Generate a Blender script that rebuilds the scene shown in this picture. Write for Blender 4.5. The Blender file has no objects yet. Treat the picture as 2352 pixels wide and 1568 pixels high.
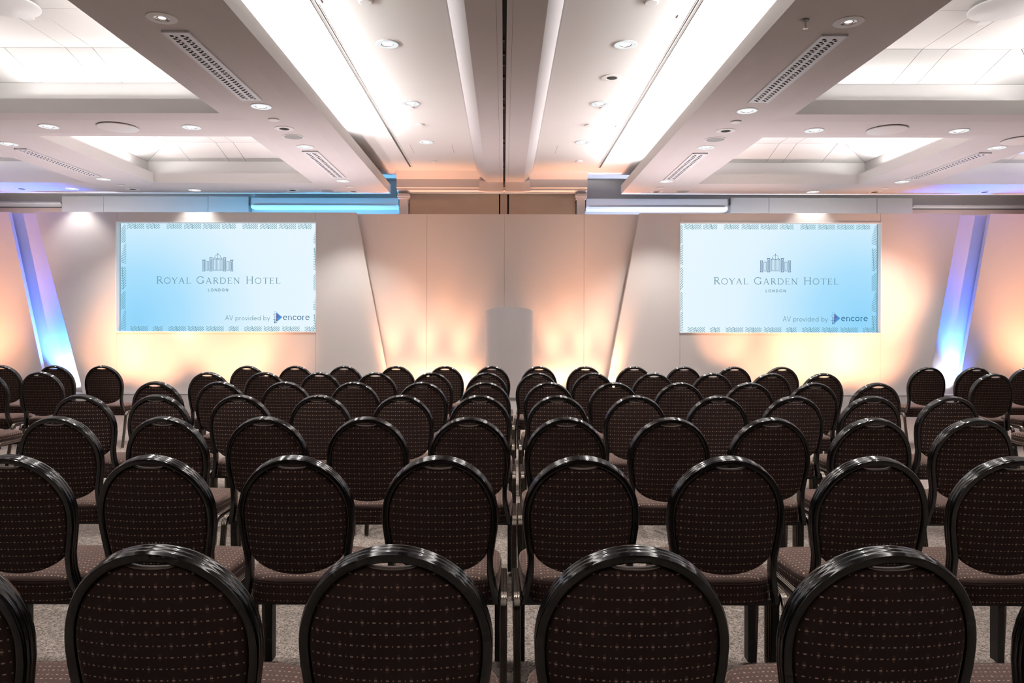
import bpy, bmesh, math, random
from mathutils import Vector, Matrix
random.seed(7)
SC = bpy.context.scene
COL = SC.collection
PI = math.pi

# ------------------------------------------------------------------ camera
F = 1720.0            # focal length in pixels of the 2352 px wide frame
CX, CY = 1157.5, 745.5  # vanishing point
EYE = 1.39
ROLL = 0.0020
cam_d = bpy.data.cameras.new('camera')
cam_d.sensor_width = 36.0
cam_d.lens = F / 2352.0 * 36.0
cam_d.shift_x = (1176.0 - CX) / 2352.0
cam_d.shift_y = -(784.0 - CY) / 2352.0
cam_d.clip_start = 0.05
cam = bpy.data.objects.new('camera', cam_d)
COL.objects.link(cam)
cam.location = (0, 0, EYE)
cam.rotation_euler = (PI / 2, -ROLL, 0)
SC.camera = cam

# ------------------------------------------------------------------ world, exposure
w = bpy.data.worlds.new('world'); SC.world = w
w.use_nodes = True
w.node_tree.nodes['Background'].inputs[0].default_value = (0.02, 0.02, 0.022, 1)
w.node_tree.nodes['Background'].inputs[1].default_value = 0.3
SC.view_settings.view_transform = 'Standard'
SC.view_settings.look = 'None'
SC.view_settings.exposure = 0.14
SC.view_settings.gamma = 1.0
SC.view_settings.use_curve_mapping = False
try:
    SC.cycles.use_denoising = True
    SC.cycles.max_bounces = 4
    SC.cycles.diffuse_bounces = 3
    SC.cycles.glossy_bounces = 2
    SC.cycles.transmission_bounces = 1
    SC.cycles.use_adaptive_sampling = True
    SC.cycles.adaptive_threshold = 0.07
    SC.cycles.adaptive_min_samples = 24
    SC.cycles.caustics_reflective = False
    SC.cycles.sample_clamp_indirect = 4.0
except Exception:
    pass

# ------------------------------------------------------------------ main levels (metres)
K = 0.89               # ceiling measures below are taken at unit height and scaled
ZE = EYE + 2.337 * K       # edge of the lowered ceiling slabs
ZF = ZE - 0.018            # flat underside of the slabs
ZLIP = EYE + 2.497 * K     # top of slab lip
ZLEDGE = EYE + 2.425 * K   # cove ledge behind the lip
ZU = EYE + 2.683 * K       # high ceiling over the middle
ZCW = EYE + 2.735 * K      # top of coffer side wall
ZCF = EYE + 2.907 * K      # flat middle of coffer
XC = 0.03 * K              # room axis
XS = 2.06 * K              # slab inner edge (half)
CO_X = [(3.187 * K, 5.83 * K), (6.95 * K, 9.59 * K)]
CO_Y = [(-2.94 * K, 0.12 * K), (1.15 * K, 4.21 * K), (5.24 * K, 8.30 * K), (9.33 * K, 12.39 * K)]
YEND = 13.4 * K        # end of slabs
YW = 13.9 * K          # back wall
YB = -4.2              # wall behind the camera
XW = 9.6               # side walls
YSET = 11.65           # front of the stage set
DECK = 0.318           # stage height
ZSET = 3.131           # top of set

# ------------------------------------------------------------------ light levels
L_COVE = 1.0
L_COFFER = 1.05
L_DOWN = 9.8
L_AMB = 1.45
L_BLUE = 1.0

def unroll(px, py):
    return px + ROLL * (py - CY), py - ROLL * (px - CX)
def PT(px, py, d):
    a, b = unroll(px, py)
    return Vector(((a - CX) * d / F, d, EYE + (CY - b) * d / F))
def PL(px, py, z):
    a, b = unroll(px, py)
    d = (z - EYE) * F / (CY - b)
    return Vector(((a - CX) * d / F, d, z))

def lamp(name, kind, loc, energy, color, rot=(0, 0, 0), **kw):
    l = bpy.data.lights.new(name, kind)
    l.energy = energy; l.color = color
    for k, v in kw.items(): setattr(l, k, v)
    o = bpy.data.objects.new(name, l); COL.objects.link(o)
    o.location = loc; o.rotation_euler = rot
    return o
def aim(o, target):
    d = Vector(target) - o.location
    o.rotation_euler = d.to_track_quat('-Z', 'Y').to_euler()

WARMW = (1.0, 0.965, 0.94)
# cove strips: tubes lying on the ledges, facing up
def strip(x0, y0, x1, y1, power, z=ZLIP - 0.012, color=WARMW, tilt=None):
    cx, cy = (x0 + x1) / 2, (y0 + y1) / 2
    lx, ly = max(abs(x1 - x0), .03), max(abs(y1 - y0), .03)
    ln = max(lx, ly)
    o = lamp('cove_strip', 'AREA', (cx, cy, z), power * ln * L_COVE, color, (PI, 0, 0), shape='RECTANGLE', size=lx, size_y=ly)
    if tilt:
        o.rotation_euler = Vector((tilt[0], tilt[1], 1)).to_track_quat('-Z', 'Y').to_euler()
        l = o.data
        if abs(tilt[0]) > 0: l.size, l.size_y = ly, .03
        else: l.size, l.size_y = lx, .03
        # long side of the tube along the ledge
        ax = Vector((0, 1, 0)) if abs(tilt[0]) > 0 else Vector((1, 0, 0))
        zz = -Vector((tilt[0], tilt[1], 1)).normalized(); yy = zz.cross(ax).normalized()
        o.rotation_euler = Matrix((ax, yy, zz)).transposed().to_euler()
    return o
TC = 3.0
strip(XC - XS - .10, -4.0, XC - XS - .10, 9.1, 30, tilt=(TC, 0))
strip(XC + XS + .10, -4.0, XC + XS + .10, 10.7, 30, tilt=(-TC, 0))
# coffers: each entry gives power per metre on left, right, near, far ledge
COFFER_POWER = {}
for s in (-1, 1):
    for ci in range(2):
        for ri in range(4):
            p = [8, 8, 8, 8] if ri > 1 and ci == 0 else ([12, 12, 0, 0] if ri > 0 else [0, 0, 0, 0])
            COFFER_POWER[(s, ci, ri)] = p
COFFER_POWER[(-1, 0, 3)] = [11, 5, 9, 0.0]
COFFER_POWER[(1, 0, 3)] = [6, 12, 9, 0.0]
COFFER_POWER[(-1, 0, 2)] = [6, 8, 4, 5]
COFFER_POWER[(1, 0, 2)] = [3, 14, 4, 3]
for (s, ci, ri), p in COFFER_POWER.items():
    x0, x1 = CO_X[ci]; y0, y1 = CO_Y[ri]
    if s < 0: xa, xb = XC - x1, XC - x0
    else: xa, xb = XC + x0, XC + x1
    g = .35
    if p[0]: strip(xa - .10, y0 + g, xa - .10, y1 - g, p[0] * L_COFFER, tilt=(1.2, 0))
    if p[1]: strip(xb + .10, y0 + g, xb + .10, y1 - g, p[1] * L_COFFER, tilt=(-1.2, 0))
    if p[2]: strip(xa + g, y0 - .10, xb - g, y0 - .10, p[2] * L_COFFER, tilt=(0, 1.2))
    if p[3]: strip(xa + g, y1 + .10, xb - g, y1 + .10, p[3] * L_COFFER, tilt=(0, -1.2))

AMBER = (1.0, 0.45, 0.23)
PEACH = (1.0, 0.43, 0.22)
BLUE = (0.03, 0.15, 1.0)
def uplight(px, py_aim, energy, color=AMBER, dy=-0.55, z=0.12, angle=75, blend=0.9, yset=YSET, px_aim=None, r=.06):
    p = PT(px, 800, yset)
    o = lamp('uplight', 'SPOT', (p.x, yset + dy, z), energy * L_AMB, color, spot_size=math.radians(angle), spot_blend=blend, shadow_soft_size=r)
    aim(o, PT(px_aim or px, py_aim, yset))
    return o
# amber floods on the floor in front of the plinths and on the centre stage
for (px, pa, e, an) in [(-75, 690, 230, 72), (20, 810, 40, 34),
                        (260, 800, 90, 45), (350, 775, 170, 60), (425, 745, 110, 16), (530, 780, 170, 60), (640, 810, 60, 50),
                        (1660, 765, 90, 34), (1760, 800, 110, 55), (1880, 795, 190, 60), (1990, 785, 170, 58), (2085, 650, 90, 24), (2030, 620, 190, 50), (1700, 560, 90, 50),
                        (2320, 810, 40, 34), (2400, 690, 240, 72)]:
    uplight(px, pa, e, z=.16, dy=-1.45, angle=an)
for (px, pa, e, an) in [(905, 850, 12, 110), (985, 850, 17, 110), (1065, 850, 17, 110), (1275, 850, 17, 110), (1340, 850, 17, 110), (1400, 850, 11, 110)]:
    uplight(px, pa, e, z=DECK + .06, dy=-.24, angle=an, yset=YSET + .15)
for (px, pa, e, an) in [(900, 610, 115, 46), (980, 610, 115, 46), (1060, 610, 115, 46), (1270, 610, 115, 46), (1340, 610, 115, 46), (1405, 610, 115, 46)]:
    uplight(px, pa, e, z=DECK + .06, dy=-.34, angle=an, blend=1.0, yset=YSET + .15, r=.1, color=PEACH)
# pale pink fill lamps, added before the stage to brighten the ceiling
for px in (60, 560, 820, 1480, 1760, 2280):
    p = PT(px, 800, 10.0)
    lamp('ceiling_fill', 'SPOT', (p.x, 10.0, .2), 210, (1.0, .85, .86), (PI + .22, 0, 0), spot_size=math.radians(95), spot_blend=1.0, shadow_soft_size=.1)
# blue floods in the gaps between panels
for (px, pa, pxa, e) in [(168, 610, 80, 820), (2182, 610, 2235, 820)]:
    uplight(px, pa, e * L_BLUE, color=BLUE, z=DECK + .08, dy=-.16, angle=62, yset=YSET + .17, px_aim=pxa, r=.03)
for (px, pa, e) in [(178, 860, 22), (2170, 860, 22)]:
    uplight(px, pa, e * L_BLUE, color=(.8, .82, 1.0), z=DECK + .06, dy=-.22, angle=70, yset=YSET + .17)  # pale lamps added to whiten the foot of the blue strips
# blue and pale washes behind the set, thrown on the back wall
for (px, e, c) in [(690, 90, (.16, .55, 1.0)), (820, 80, (.2, .58, 1.0)), (520, 90, (.2, .6, 1.0)), (400, 60, (.4, .65, 1.0)), (1440, 80, (.6, .7, 1.0)), (1600, 80, (.7, .78, 1.0)), (250, 60, (.85, .88, 1)), (60, 60, (1, .95, .95)), (1780, 80, (.92, .93, 1)), (1960, 80, (.97, .94, 1)), (2250, 60, (1, .93, .92)), (1060, 34, (1, .78, .66)), (1240, 34, (1, .74, .6))]:  # the warm middle pair is added to brighten the doors
    p = PT(px, 470, YW - .9)
    o = lamp('wall_wash', 'SPOT', (p.x, YSET + .27, 2.15), e * .85 * L_BLUE, c, spot_size=math.radians(125), spot_blend=.8, shadow_soft_size=.03)
    aim(o, (p.x, YW - .1, 3.55))

# ------------------------------------------------------------------ materials
def srgb(r, g, b):
    f = lambda c: (c / 255 / 12.92) if c / 255 <= .04045 else ((c / 255 + .055) / 1.055) ** 2.4
    return (f(r), f(g), f(b), 1)
MATS = {}
def mat(name, col, rough=.6, metal=0.0, noise=None, bump=None, spec=.5, emit=None, emit_s=1.0, coat=0):
    if name in MATS: return MATS[name]
    m = bpy.data.materials.new(name); m.use_nodes = True
    nt = m.node_tree; b = nt.nodes['Principled BSDF']
    b.inputs['Base Color'].default_value = col
    b.inputs['Roughness'].default_value = rough
    b.inputs['Metallic'].default_value = metal
    b.inputs['Specular IOR Level'].default_value = spec
    b.inputs['Coat Weight'].default_value = coat
    if emit:
        b.inputs['Emission Color'].default_value = emit
        b.inputs['Emission Strength'].default_value = emit_s
    if noise:
        sc, amt = noise
        tc = nt.nodes.new('ShaderNodeTexCoord'); nz = nt.nodes.new('ShaderNodeTexNoise')
        nz.inputs['Scale'].default_value = sc; nz.inputs['Detail'].default_value = 4
        nt.links.new(tc.outputs['Object'], nz.inputs['Vector'])
        mx = nt.nodes.new('ShaderNodeMix'); mx.data_type = 'RGBA'
        mx.inputs[6].default_value = tuple(c * (1 - amt) for c in col[:3]) + (1,)
        mx.inputs[7].default_value = tuple(min(1, c * (1 + amt)) for c in col[:3]) + (1,)
        nt.links.new(nz.outputs['Fac'], mx.inputs[0]); nt.links.new(mx.outputs[2], b.inputs['Base Color'])
    if bump:
        sc, st = bump
        tc = nt.nodes.new('ShaderNodeTexCoord'); nz = nt.nodes.new('ShaderNodeTexNoise')
        nz.inputs['Scale'].default_value = sc; nz.inputs['Detail'].default_value = 3
        nt.links.new(tc.outputs['Object'], nz.inputs['Vector'])
        bp = nt.nodes.new('ShaderNodeBump'); bp.inputs['Strength'].default_value = st; bp.inputs['Distance'].default_value = .01
        nt.links.new(nz.outputs['Fac'], bp.inputs['Height']); nt.links.new(bp.outputs['Normal'], b.inputs['Normal'])
    MATS[name] = m
    return m
def emis(name, col, s=1.0):
    if name in MATS: return MATS[name]
    m = bpy.data.materials.new(name); m.use_nodes = True
    nt = m.node_tree; nt.nodes.clear()
    o = nt.nodes.new('ShaderNodeOutputMaterial'); e = nt.nodes.new('ShaderNodeEmission')
    e.inputs[0].default_value = col; e.inputs[1].default_value = s
    nt.links.new(e.outputs[0], o.inputs[0]); MATS[name] = m
    return m

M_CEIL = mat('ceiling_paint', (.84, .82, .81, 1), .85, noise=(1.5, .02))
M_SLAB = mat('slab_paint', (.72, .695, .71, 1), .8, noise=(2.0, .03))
M_WALL = mat('wall_paint', (.66, .64, .62, 1), .8, noise=(1.2, .03))
M_TAN = mat('tan_panel', (.60, .46, .36, 1), .5, noise=(3, .08))
M_SET = mat('set_fabric', (.72, .68, .655, 1), .75, bump=(260, .06))
M_WHITE = mat('white_trim', (.88, .88, .88, 1), .4)
M_DARK = mat('dark_gap', (.012, .012, .012, 1), .8)
M_GREYSLOT = mat('slot_grey', (.10, .095, .09, 1), .6)
M_SEAM = mat('seam_shadow', (.12, .115, .11, 1), .9)
M_GRILLE = mat('grille_white', (.90, .92, .95, 1), .35)
M_LAMP = emis('lamp_glow', (1.0, .95, .9, 1), 9.0)
M_DIFF = emis('diffuser_glow', (.93, .97, 1.0, 1), .85)
M_LAMPDIM = emis('lamp_dim', (1.0, .9, .82, 1), 1.2)
M_CHROME = mat('reflector', (.6, .58, .56, 1), .15, 1.0)
M_SPKGREY = mat('speaker_mesh', (.36, .38, .39, 1), .6)
M_STAGEF = mat('stage_fascia', (.60, .58, .57, 1), .7, noise=(20, .03))
M_STAGET = mat('stage_top', (.45, .42, .40, 1), .7, noise=(60, .1))
M_BLACK = mat('black_lacquer', (.003, .003, .0032, 1), .13, 0, spec=.55)
M_BLACKF = mat('black_leg_strip', (.008, .008, .008, 1), .5)
M_BRONZE = mat('bronze_leg', (.155, .13, .11, 1), .22, .95)
M_BOLT = mat('bolt', (.03, .028, .026, 1), .4, .3)
M_PIPE = mat('handle_piping', (.45, .37, .31, 1), .4)
M_LECT = mat('lectern_satin', (.62, .585, .58, 1), .35, .35)

def carpet_mat():
    m = bpy.data.materials.new('carpet'); m.use_nodes = True
    nt = m.node_tree; b = nt.nodes['Principled BSDF']; b.inputs['Roughness'].default_value = .95
    b.inputs['Specular IOR Level'].default_value = .15
    tc = nt.nodes.new('ShaderNodeTexCoord')
    nz = nt.nodes.new('ShaderNodeTexNoise'); nz.inputs['Scale'].default_value = 70; nz.inputs['Detail'].default_value = 2
    nz.inputs['Distortion'].default_value = 1.6
    big = nt.nodes.new('ShaderNodeTexNoise'); big.inputs['Scale'].default_value = 2.0
    nt.links.new(tc.outputs['Object'], nz.inputs['Vector']); nt.links.new(tc.outputs['Object'], big.inputs['Vector'])
    r = nt.nodes.new('ShaderNodeValToRGB')
    r.color_ramp.elements[0].position = .38; r.color_ramp.elements[0].color = (.12, .095, .08, 1)
    r.color_ramp.elements[1].position = .62; r.color_ramp.elements[1].color = (.40, .34, .30, 1)
    nt.links.new(nz.outputs['Fac'], r.inputs[0])
    mx = nt.nodes.new('ShaderNodeMix'); mx.data_type = 'RGBA'; mx.blend_type = 'MULTIPLY'; mx.inputs[0].default_value = .25
    nt.links.new(r.outputs[0], mx.inputs[6]); nt.links.new(big.outputs['Fac'], mx.inputs[7])
    nt.links.new(mx.outputs[2], b.inputs['Base Color'])
    bp = nt.nodes.new('ShaderNodeBump'); bp.inputs['Strength'].default_value = .5; bp.inputs['Distance'].default_value = .006
    nt.links.new(nz.outputs['Fac'], bp.inputs['Height']); nt.links.new(bp.outputs['Normal'], b.inputs['Normal'])
    return m
M_CARPET = carpet_mat()

def fabric_mat(name, base, dash, bar, px=.0252, py=.026, sheen=.35):
    """woven upholstery: rows of dashes and dots, every third dash crossed by a faint upright bar (UV in metres)"""
    m = bpy.data.materials.new(name); m.use_nodes = True
    nt = m.node_tree; b = nt.nodes['Principled BSDF']; b.inputs['Roughness'].default_value = .9
    b.inputs['Specular IOR Level'].default_value = .2
    b.inputs['Sheen Weight'].default_value = sheen; b.inputs['Sheen Roughness'].default_value = .28
    b.inputs['Sheen Tint'].default_value = (.75, .55, .48, 1)
    uv = nt.nodes.new('ShaderNodeUVMap'); uv.uv_map = 'UVMap'
    sp = nt.nodes.new('ShaderNodeSeparateXYZ'); nt.links.new(uv.outputs[0], sp.inputs[0])
    def M(op, a, bb=None, c=None):
        n = nt.nodes.new('ShaderNodeMath'); n.operation = op
        for i, v in enumerate((a, bb, c)):
            if v is None: continue
            if isinstance(v, (int, float)): n.inputs[i].default_value = v
            else: nt.links.new(v, n.inputs[i])
        return n.outputs[0]
    u = M('DIVIDE', sp.outputs[0], px); v = M('DIVIDE', sp.outputs[1], py)
    fu = M('FRACT', u); fv = M('FRACT', v); fu2 = M('FRACT', M('ADD', u, .5))
    au = M('ABSOLUTE', M('SUBTRACT', fu, .5)); av = M('ABSOLUTE', M('SUBTRACT', fv, .5)); au2 = M('ABSOLUTE', M('SUBTRACT', fu2, .5))
    row = M('LESS_THAN', av, .062)
    da = M('MULTIPLY', M('LESS_THAN', au, .125), row)
    dt = M('MULTIPLY', M('LESS_THAN', au2, .055), row)
    idx = M('MODULO', M('ADD', M('SUBTRACT', M('FLOOR', u), M('FLOOR', v)), 3000), 3)
    sel = M('LESS_THAN', M('ABSOLUTE', M('SUBTRACT', idx, 1)), .5)
    br = M('MULTIPLY', M('MULTIPLY', M('LESS_THAN', au, .10), M('LESS_THAN', av, .30)), sel)
    nz = nt.nodes.new('ShaderNodeTexNoise'); nz.inputs['Scale'].default_value = 900
    nt.links.new(uv.outputs[0], nz.inputs['Vector'])
    mb = nt.nodes.new('ShaderNodeMix'); mb.data_type = 'RGBA'
    mb.inputs[6].default_value = tuple(c * .7 for c in base[:3]) + (1,); mb.inputs[7].default_value = tuple(c * 1.3 for c in base[:3]) + (1,)
    nt.links.new(nz.outputs['Fac'], mb.inputs[0])
    m1 = nt.nodes.new('ShaderNodeMix'); m1.data_type = 'RGBA'; m1.inputs[7].default_value = bar
    nt.links.new(br, m1.inputs[0]); nt.links.new(mb.outputs[2], m1.inputs[6])
    m2 = nt.nodes.new('ShaderNodeMix'); m2.data_type = 'RGBA'; m2.inputs[7].default_value = dash
    nt.links.new(M('MAXIMUM', da, M('MULTIPLY', dt, .8)), m2.inputs[0]); nt.links.new(m1.outputs[2], m2.inputs[6])
    nt.links.new(m2.outputs[2], b.inputs['Base Color'])
    return m
M_SEATTOP = fabric_mat('toplit_seat_fabric', (.060, .036, .030, 1), (.46, .34, .25, 1), (.12, .07, .05, 1), sheen=.6)  # same cloth, lighter: overhead light on the seats is put into the colour
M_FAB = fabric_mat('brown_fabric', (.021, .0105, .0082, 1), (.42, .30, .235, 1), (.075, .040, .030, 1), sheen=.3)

# ------------------------------------------------------------------ mesh helpers
class MB:
    def __init__(s): s.v = []; s.f = []; s.uv = None
    def add(s, vs, fs):
        n = len(s.v); s.v += [tuple(p) for p in vs]; s.f += [tuple(i + n for i in f) for f in fs]
    def quad(s, a, b, c, d): s.add([a, b, c, d], [(0, 1, 2, 3)])
    def box(s, x0, x1, y0, y1, z0, z1):
        s.add([(x0, y0, z0), (x1, y0, z0), (x1, y1, z0), (x0, y1, z0), (x0, y0, z1), (x1, y0, z1), (x1, y1, z1), (x0, y1, z1)],
              [(0, 3, 2, 1), (4, 5, 6, 7), (0, 1, 5, 4), (1, 2, 6, 5), (2, 3, 7, 6), (3, 0, 4, 7)])
    def prism(s, poly, vec):
        n = len(poly); vec = Vector(vec)
        a = [Vector(p) for p in poly]; b = [p + vec for p in a]
        s.add(a + b, [tuple(range(n))[::-1], tuple(range(n, 2 * n))] + [(i, (i + 1) % n, n + (i + 1) % n, n + i) for i in range(n)])
    def lathe(s, prof, n=24, c=(0, 0, 0), cap0=False, cap1=False):
        vs = []; fs = []
        for (r, z) in prof:
            for k in range(n):
                a = 2 * PI * k / n; vs.append((c[0] + r * math.cos(a), c[1] + r * math.sin(a), c[2] + z))
        for i in range(len(prof) - 1):
            for k in range(n):
                k2 = (k + 1) % n
                fs.append((i * n + k, i * n + k2, (i + 1) * n + k2, (i + 1) * n + k))
        if cap0: fs.append(tuple(range(n))[::-1])
        if cap1: fs.append(tuple((len(prof) - 1) * n + k for k in range(n)))
        s.add(vs, fs)
    def sweep(s, pts, prof, side, cap=True, closed=False):
        """sweep 2-D profile (a along 'side-normal', b along binormal) over pts; side: fixed vector for b axis or list"""
        n = len(prof); P = [Vector(p) for p in pts]; vs = []; fs = []
        for i, p in enumerate(P):
            if closed: t = (P[(i + 1) % len(P)] - P[i - 1])
            else: t = (P[min(i + 1, len(P) - 1)] - P[max(i - 1, 0)])
            t.normalize()
            b = Vector(side[i] if isinstance(side, list) else side)
            b = (b - t * b.dot(t)).normalized(); a = b.cross(t)
            for (pa, pb) in prof: vs.append(p + a * pa + b * pb)
        m = len(P)
        for i in range(m if closed else m - 1):
            j = (i + 1) % m
            for k in range(n):
                k2 = (k + 1) % n
                fs.append((i * n + k, i * n + k2, j * n + k2, j * n + k))
        if cap and not closed:
            fs.append(tuple(range(n))[::-1]); fs.append(tuple((m - 1) * n + k for k in range(n)))
        s.add(vs, fs)
    def mesh(s, name, m, smooth=False, auto=None):
        me = bpy.data.meshes.new(name)
        me.from_pydata(s.v, [], s.f); me.update()
        if s.uv:
            lay = me.uv_layers.new(name='UVMap')
            for lp in me.loops: lay.data[lp.index].uv = s.uv[lp.vertex_index]
        if smooth:
            for p in me.polygons: p.use_smooth = True
        bm = bmesh.new(); bm.from_mesh(me)
        bmesh.ops.recalc_face_normals(bm, faces=bm.faces[:])
        if auto:
            for e in bm.edges:
                if len(e.link_faces) == 2 and e.calc_face_angle(0) > math.radians(auto): e.smooth = False
        bm.to_mesh(me); bm.free()
        me.materials.append(m)
        return me
    def build(s, name, m, parent=None, smooth=False, auto=None):
        return obj(name, s.mesh(name, m, smooth, auto), parent)
def obj(name, me, parent=None):
    o = bpy.data.objects.new(name, me); COL.objects.link(o)
    if parent: o.parent = parent
    return o
def tag(o, label=None, cat=None, group=None, kind=None):
    if label: o['label'] = label
    if cat: o['category'] = cat
    if group: o['group'] = group
    if kind: o['kind'] = kind
    return o
def thing(name, label, cat, loc=(0, 0, 0), group=None, rz=0):
    o = bpy.data.objects.new(name, None); COL.objects.link(o)
    o.location = loc; o.rotation_euler = (0, 0, rz); o.empty_display_size = .1
    return tag(o, label, cat, group)
def bevel(o, w=.004, seg=2):
    md = o.modifiers.new('bevel', 'BEVEL'); md.width = w; md.segments = seg; md.limit_method = 'ANGLE'
    return o

# ------------------------------------------------------------------ room shell
def struct(name, mb, m, parent=None, label=None):
    o = mb.build(name, m, parent)
    if not parent: o['kind'] = 'structure'
    if label: o['label'] = label
    return o
b = MB(); b.box(-XW, XW, YB, YW, -.05, 0); floor = struct('floor', b, M_CARPET, None, 'grey beige patterned carpet under the rows of chairs')
b = MB(); b.box(-XW - .1, XW + .1, YW, YW + .1, 0, ZU); wall_back = struct('wall_back', b, M_WALL, None, 'pale back wall showing above the stage set')
b = MB(); b.box(-XW - .1, -XW, YB, YW, 0, ZCF + .2); struct('wall_left', b, M_WALL, None, 'pale wall on the left outside the picture')
b = MB(); b.box(XW, XW + .1, YB, YW, 0, ZCF + .2); struct('wall_right', b, M_WALL, None, 'pale wall on the right outside the picture')
b = MB(); b.box(-XW - .1, XW + .1, YB - .1, YB, 0, ZCF + .2); struct('wall_front', b, mat('dark_timber_wall', (.045, .034, .028, 1), .7, noise=(4, .2)), None, 'dark timber wall behind the camera')

# high ceiling in the middle and along the back wall, one root for the ceiling
XCL = 2.5 * K
b = MB(); b.box(XC - XCL, XC + XCL, YB, YW, ZU, ZU + .03)
for s in (-1, 1):
    xs = sorted((XC + s * XCL, s * XW)); b.box(xs[0], xs[1], YEND - .25, YW, ZU, ZU + .03)
ceiling = struct('ceiling', b, M_CEIL, None, 'white ceiling with a raised middle and lowered coffered slabs')
# closed roof over everything
b = MB(); b.box(-XW, XW, YB, YW, ZCF + .12, ZCF + .2); b.build('roof_deck', M_SEAM, ceiling)

BV = .22 * K
def rect_ring(mb, outer, inner, zo, zi):
    (ax0, ax1, ay0, ay1), (bx0, bx1, by0, by1) = outer, inner
    A = [(ax0, ay0, zo), (ax1, ay0, zo), (ax1, ay1, zo), (ax0, ay1, zo)]
    B = [(bx0, by0, zi), (bx1, by0, zi), (bx1, by1, zi), (bx0, by1, zi)]
    for k in range(4):
        k2 = (k + 1) % 4; mb.quad(A[k], A[k2], B[k2], B[k])
def panel_piece(pts, name='ceiling_panel', gap=.0035, th=.012, parent=None, m=None):
    """a ceiling board with its own edges; pts: convex polygon, shrunk by gap"""
    P = [Vector(p) for p in pts]
    # drop degenerate
    Q = []
    for p in P:
        if not Q or (p - Q[-1]).length > 1e-4: Q.append(p)
    if (Q[0] - Q[-1]).length < 1e-4: Q.pop()
    if len(Q) < 3: return
    n = (Q[1] - Q[0]).cross(Q[2] - Q[0]).normalized()
    if n.z > 0: n = -n
    c = sum(Q, Vector()) / len(Q)
    R = []
    k = len(Q)
    for i in range(k):
        p0, p1, p2 = Q[i - 1], Q[i], Q[(i + 1) % k]
        e1 = (p1 - p0).normalized(); e2 = (p2 - p1).normalized()
        n1 = e1.cross(n); n2 = e2.cross(n)
        if n1.dot(c - p1) < 0: n1 = -n1
        if n2.dot(c - p1) < 0: n2 = -n2
        bis = n1 + n2; L = bis.dot(n1)
        R.append(p1 + bis * (gap / max(L, .3)))
    mb = MB(); mb.prism(R, -n * th)
    mb.build(name, m or M_CEIL, parent)
def clip_poly(poly, axis, lo, hi):
    def half(P, val, keep_ge):
        out = []
        for i in range(len(P)):
            a, c = P[i - 1], P[i]
            ia = (a[axis] >= val) if keep_ge else (a[axis] <= val)
            ic = (c[axis] >= val) if keep_ge else (c[axis] <= val)
            if ia != ic:
                t = (val - a[axis]) / (c[axis] - a[axis]); out.append(a + (c - a) * t)
            if ic: out.append(c)
        return out
    P = half([Vector(p) for p in poly], lo, True)
    if P: P = half(P, hi, False)
    return P

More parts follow.
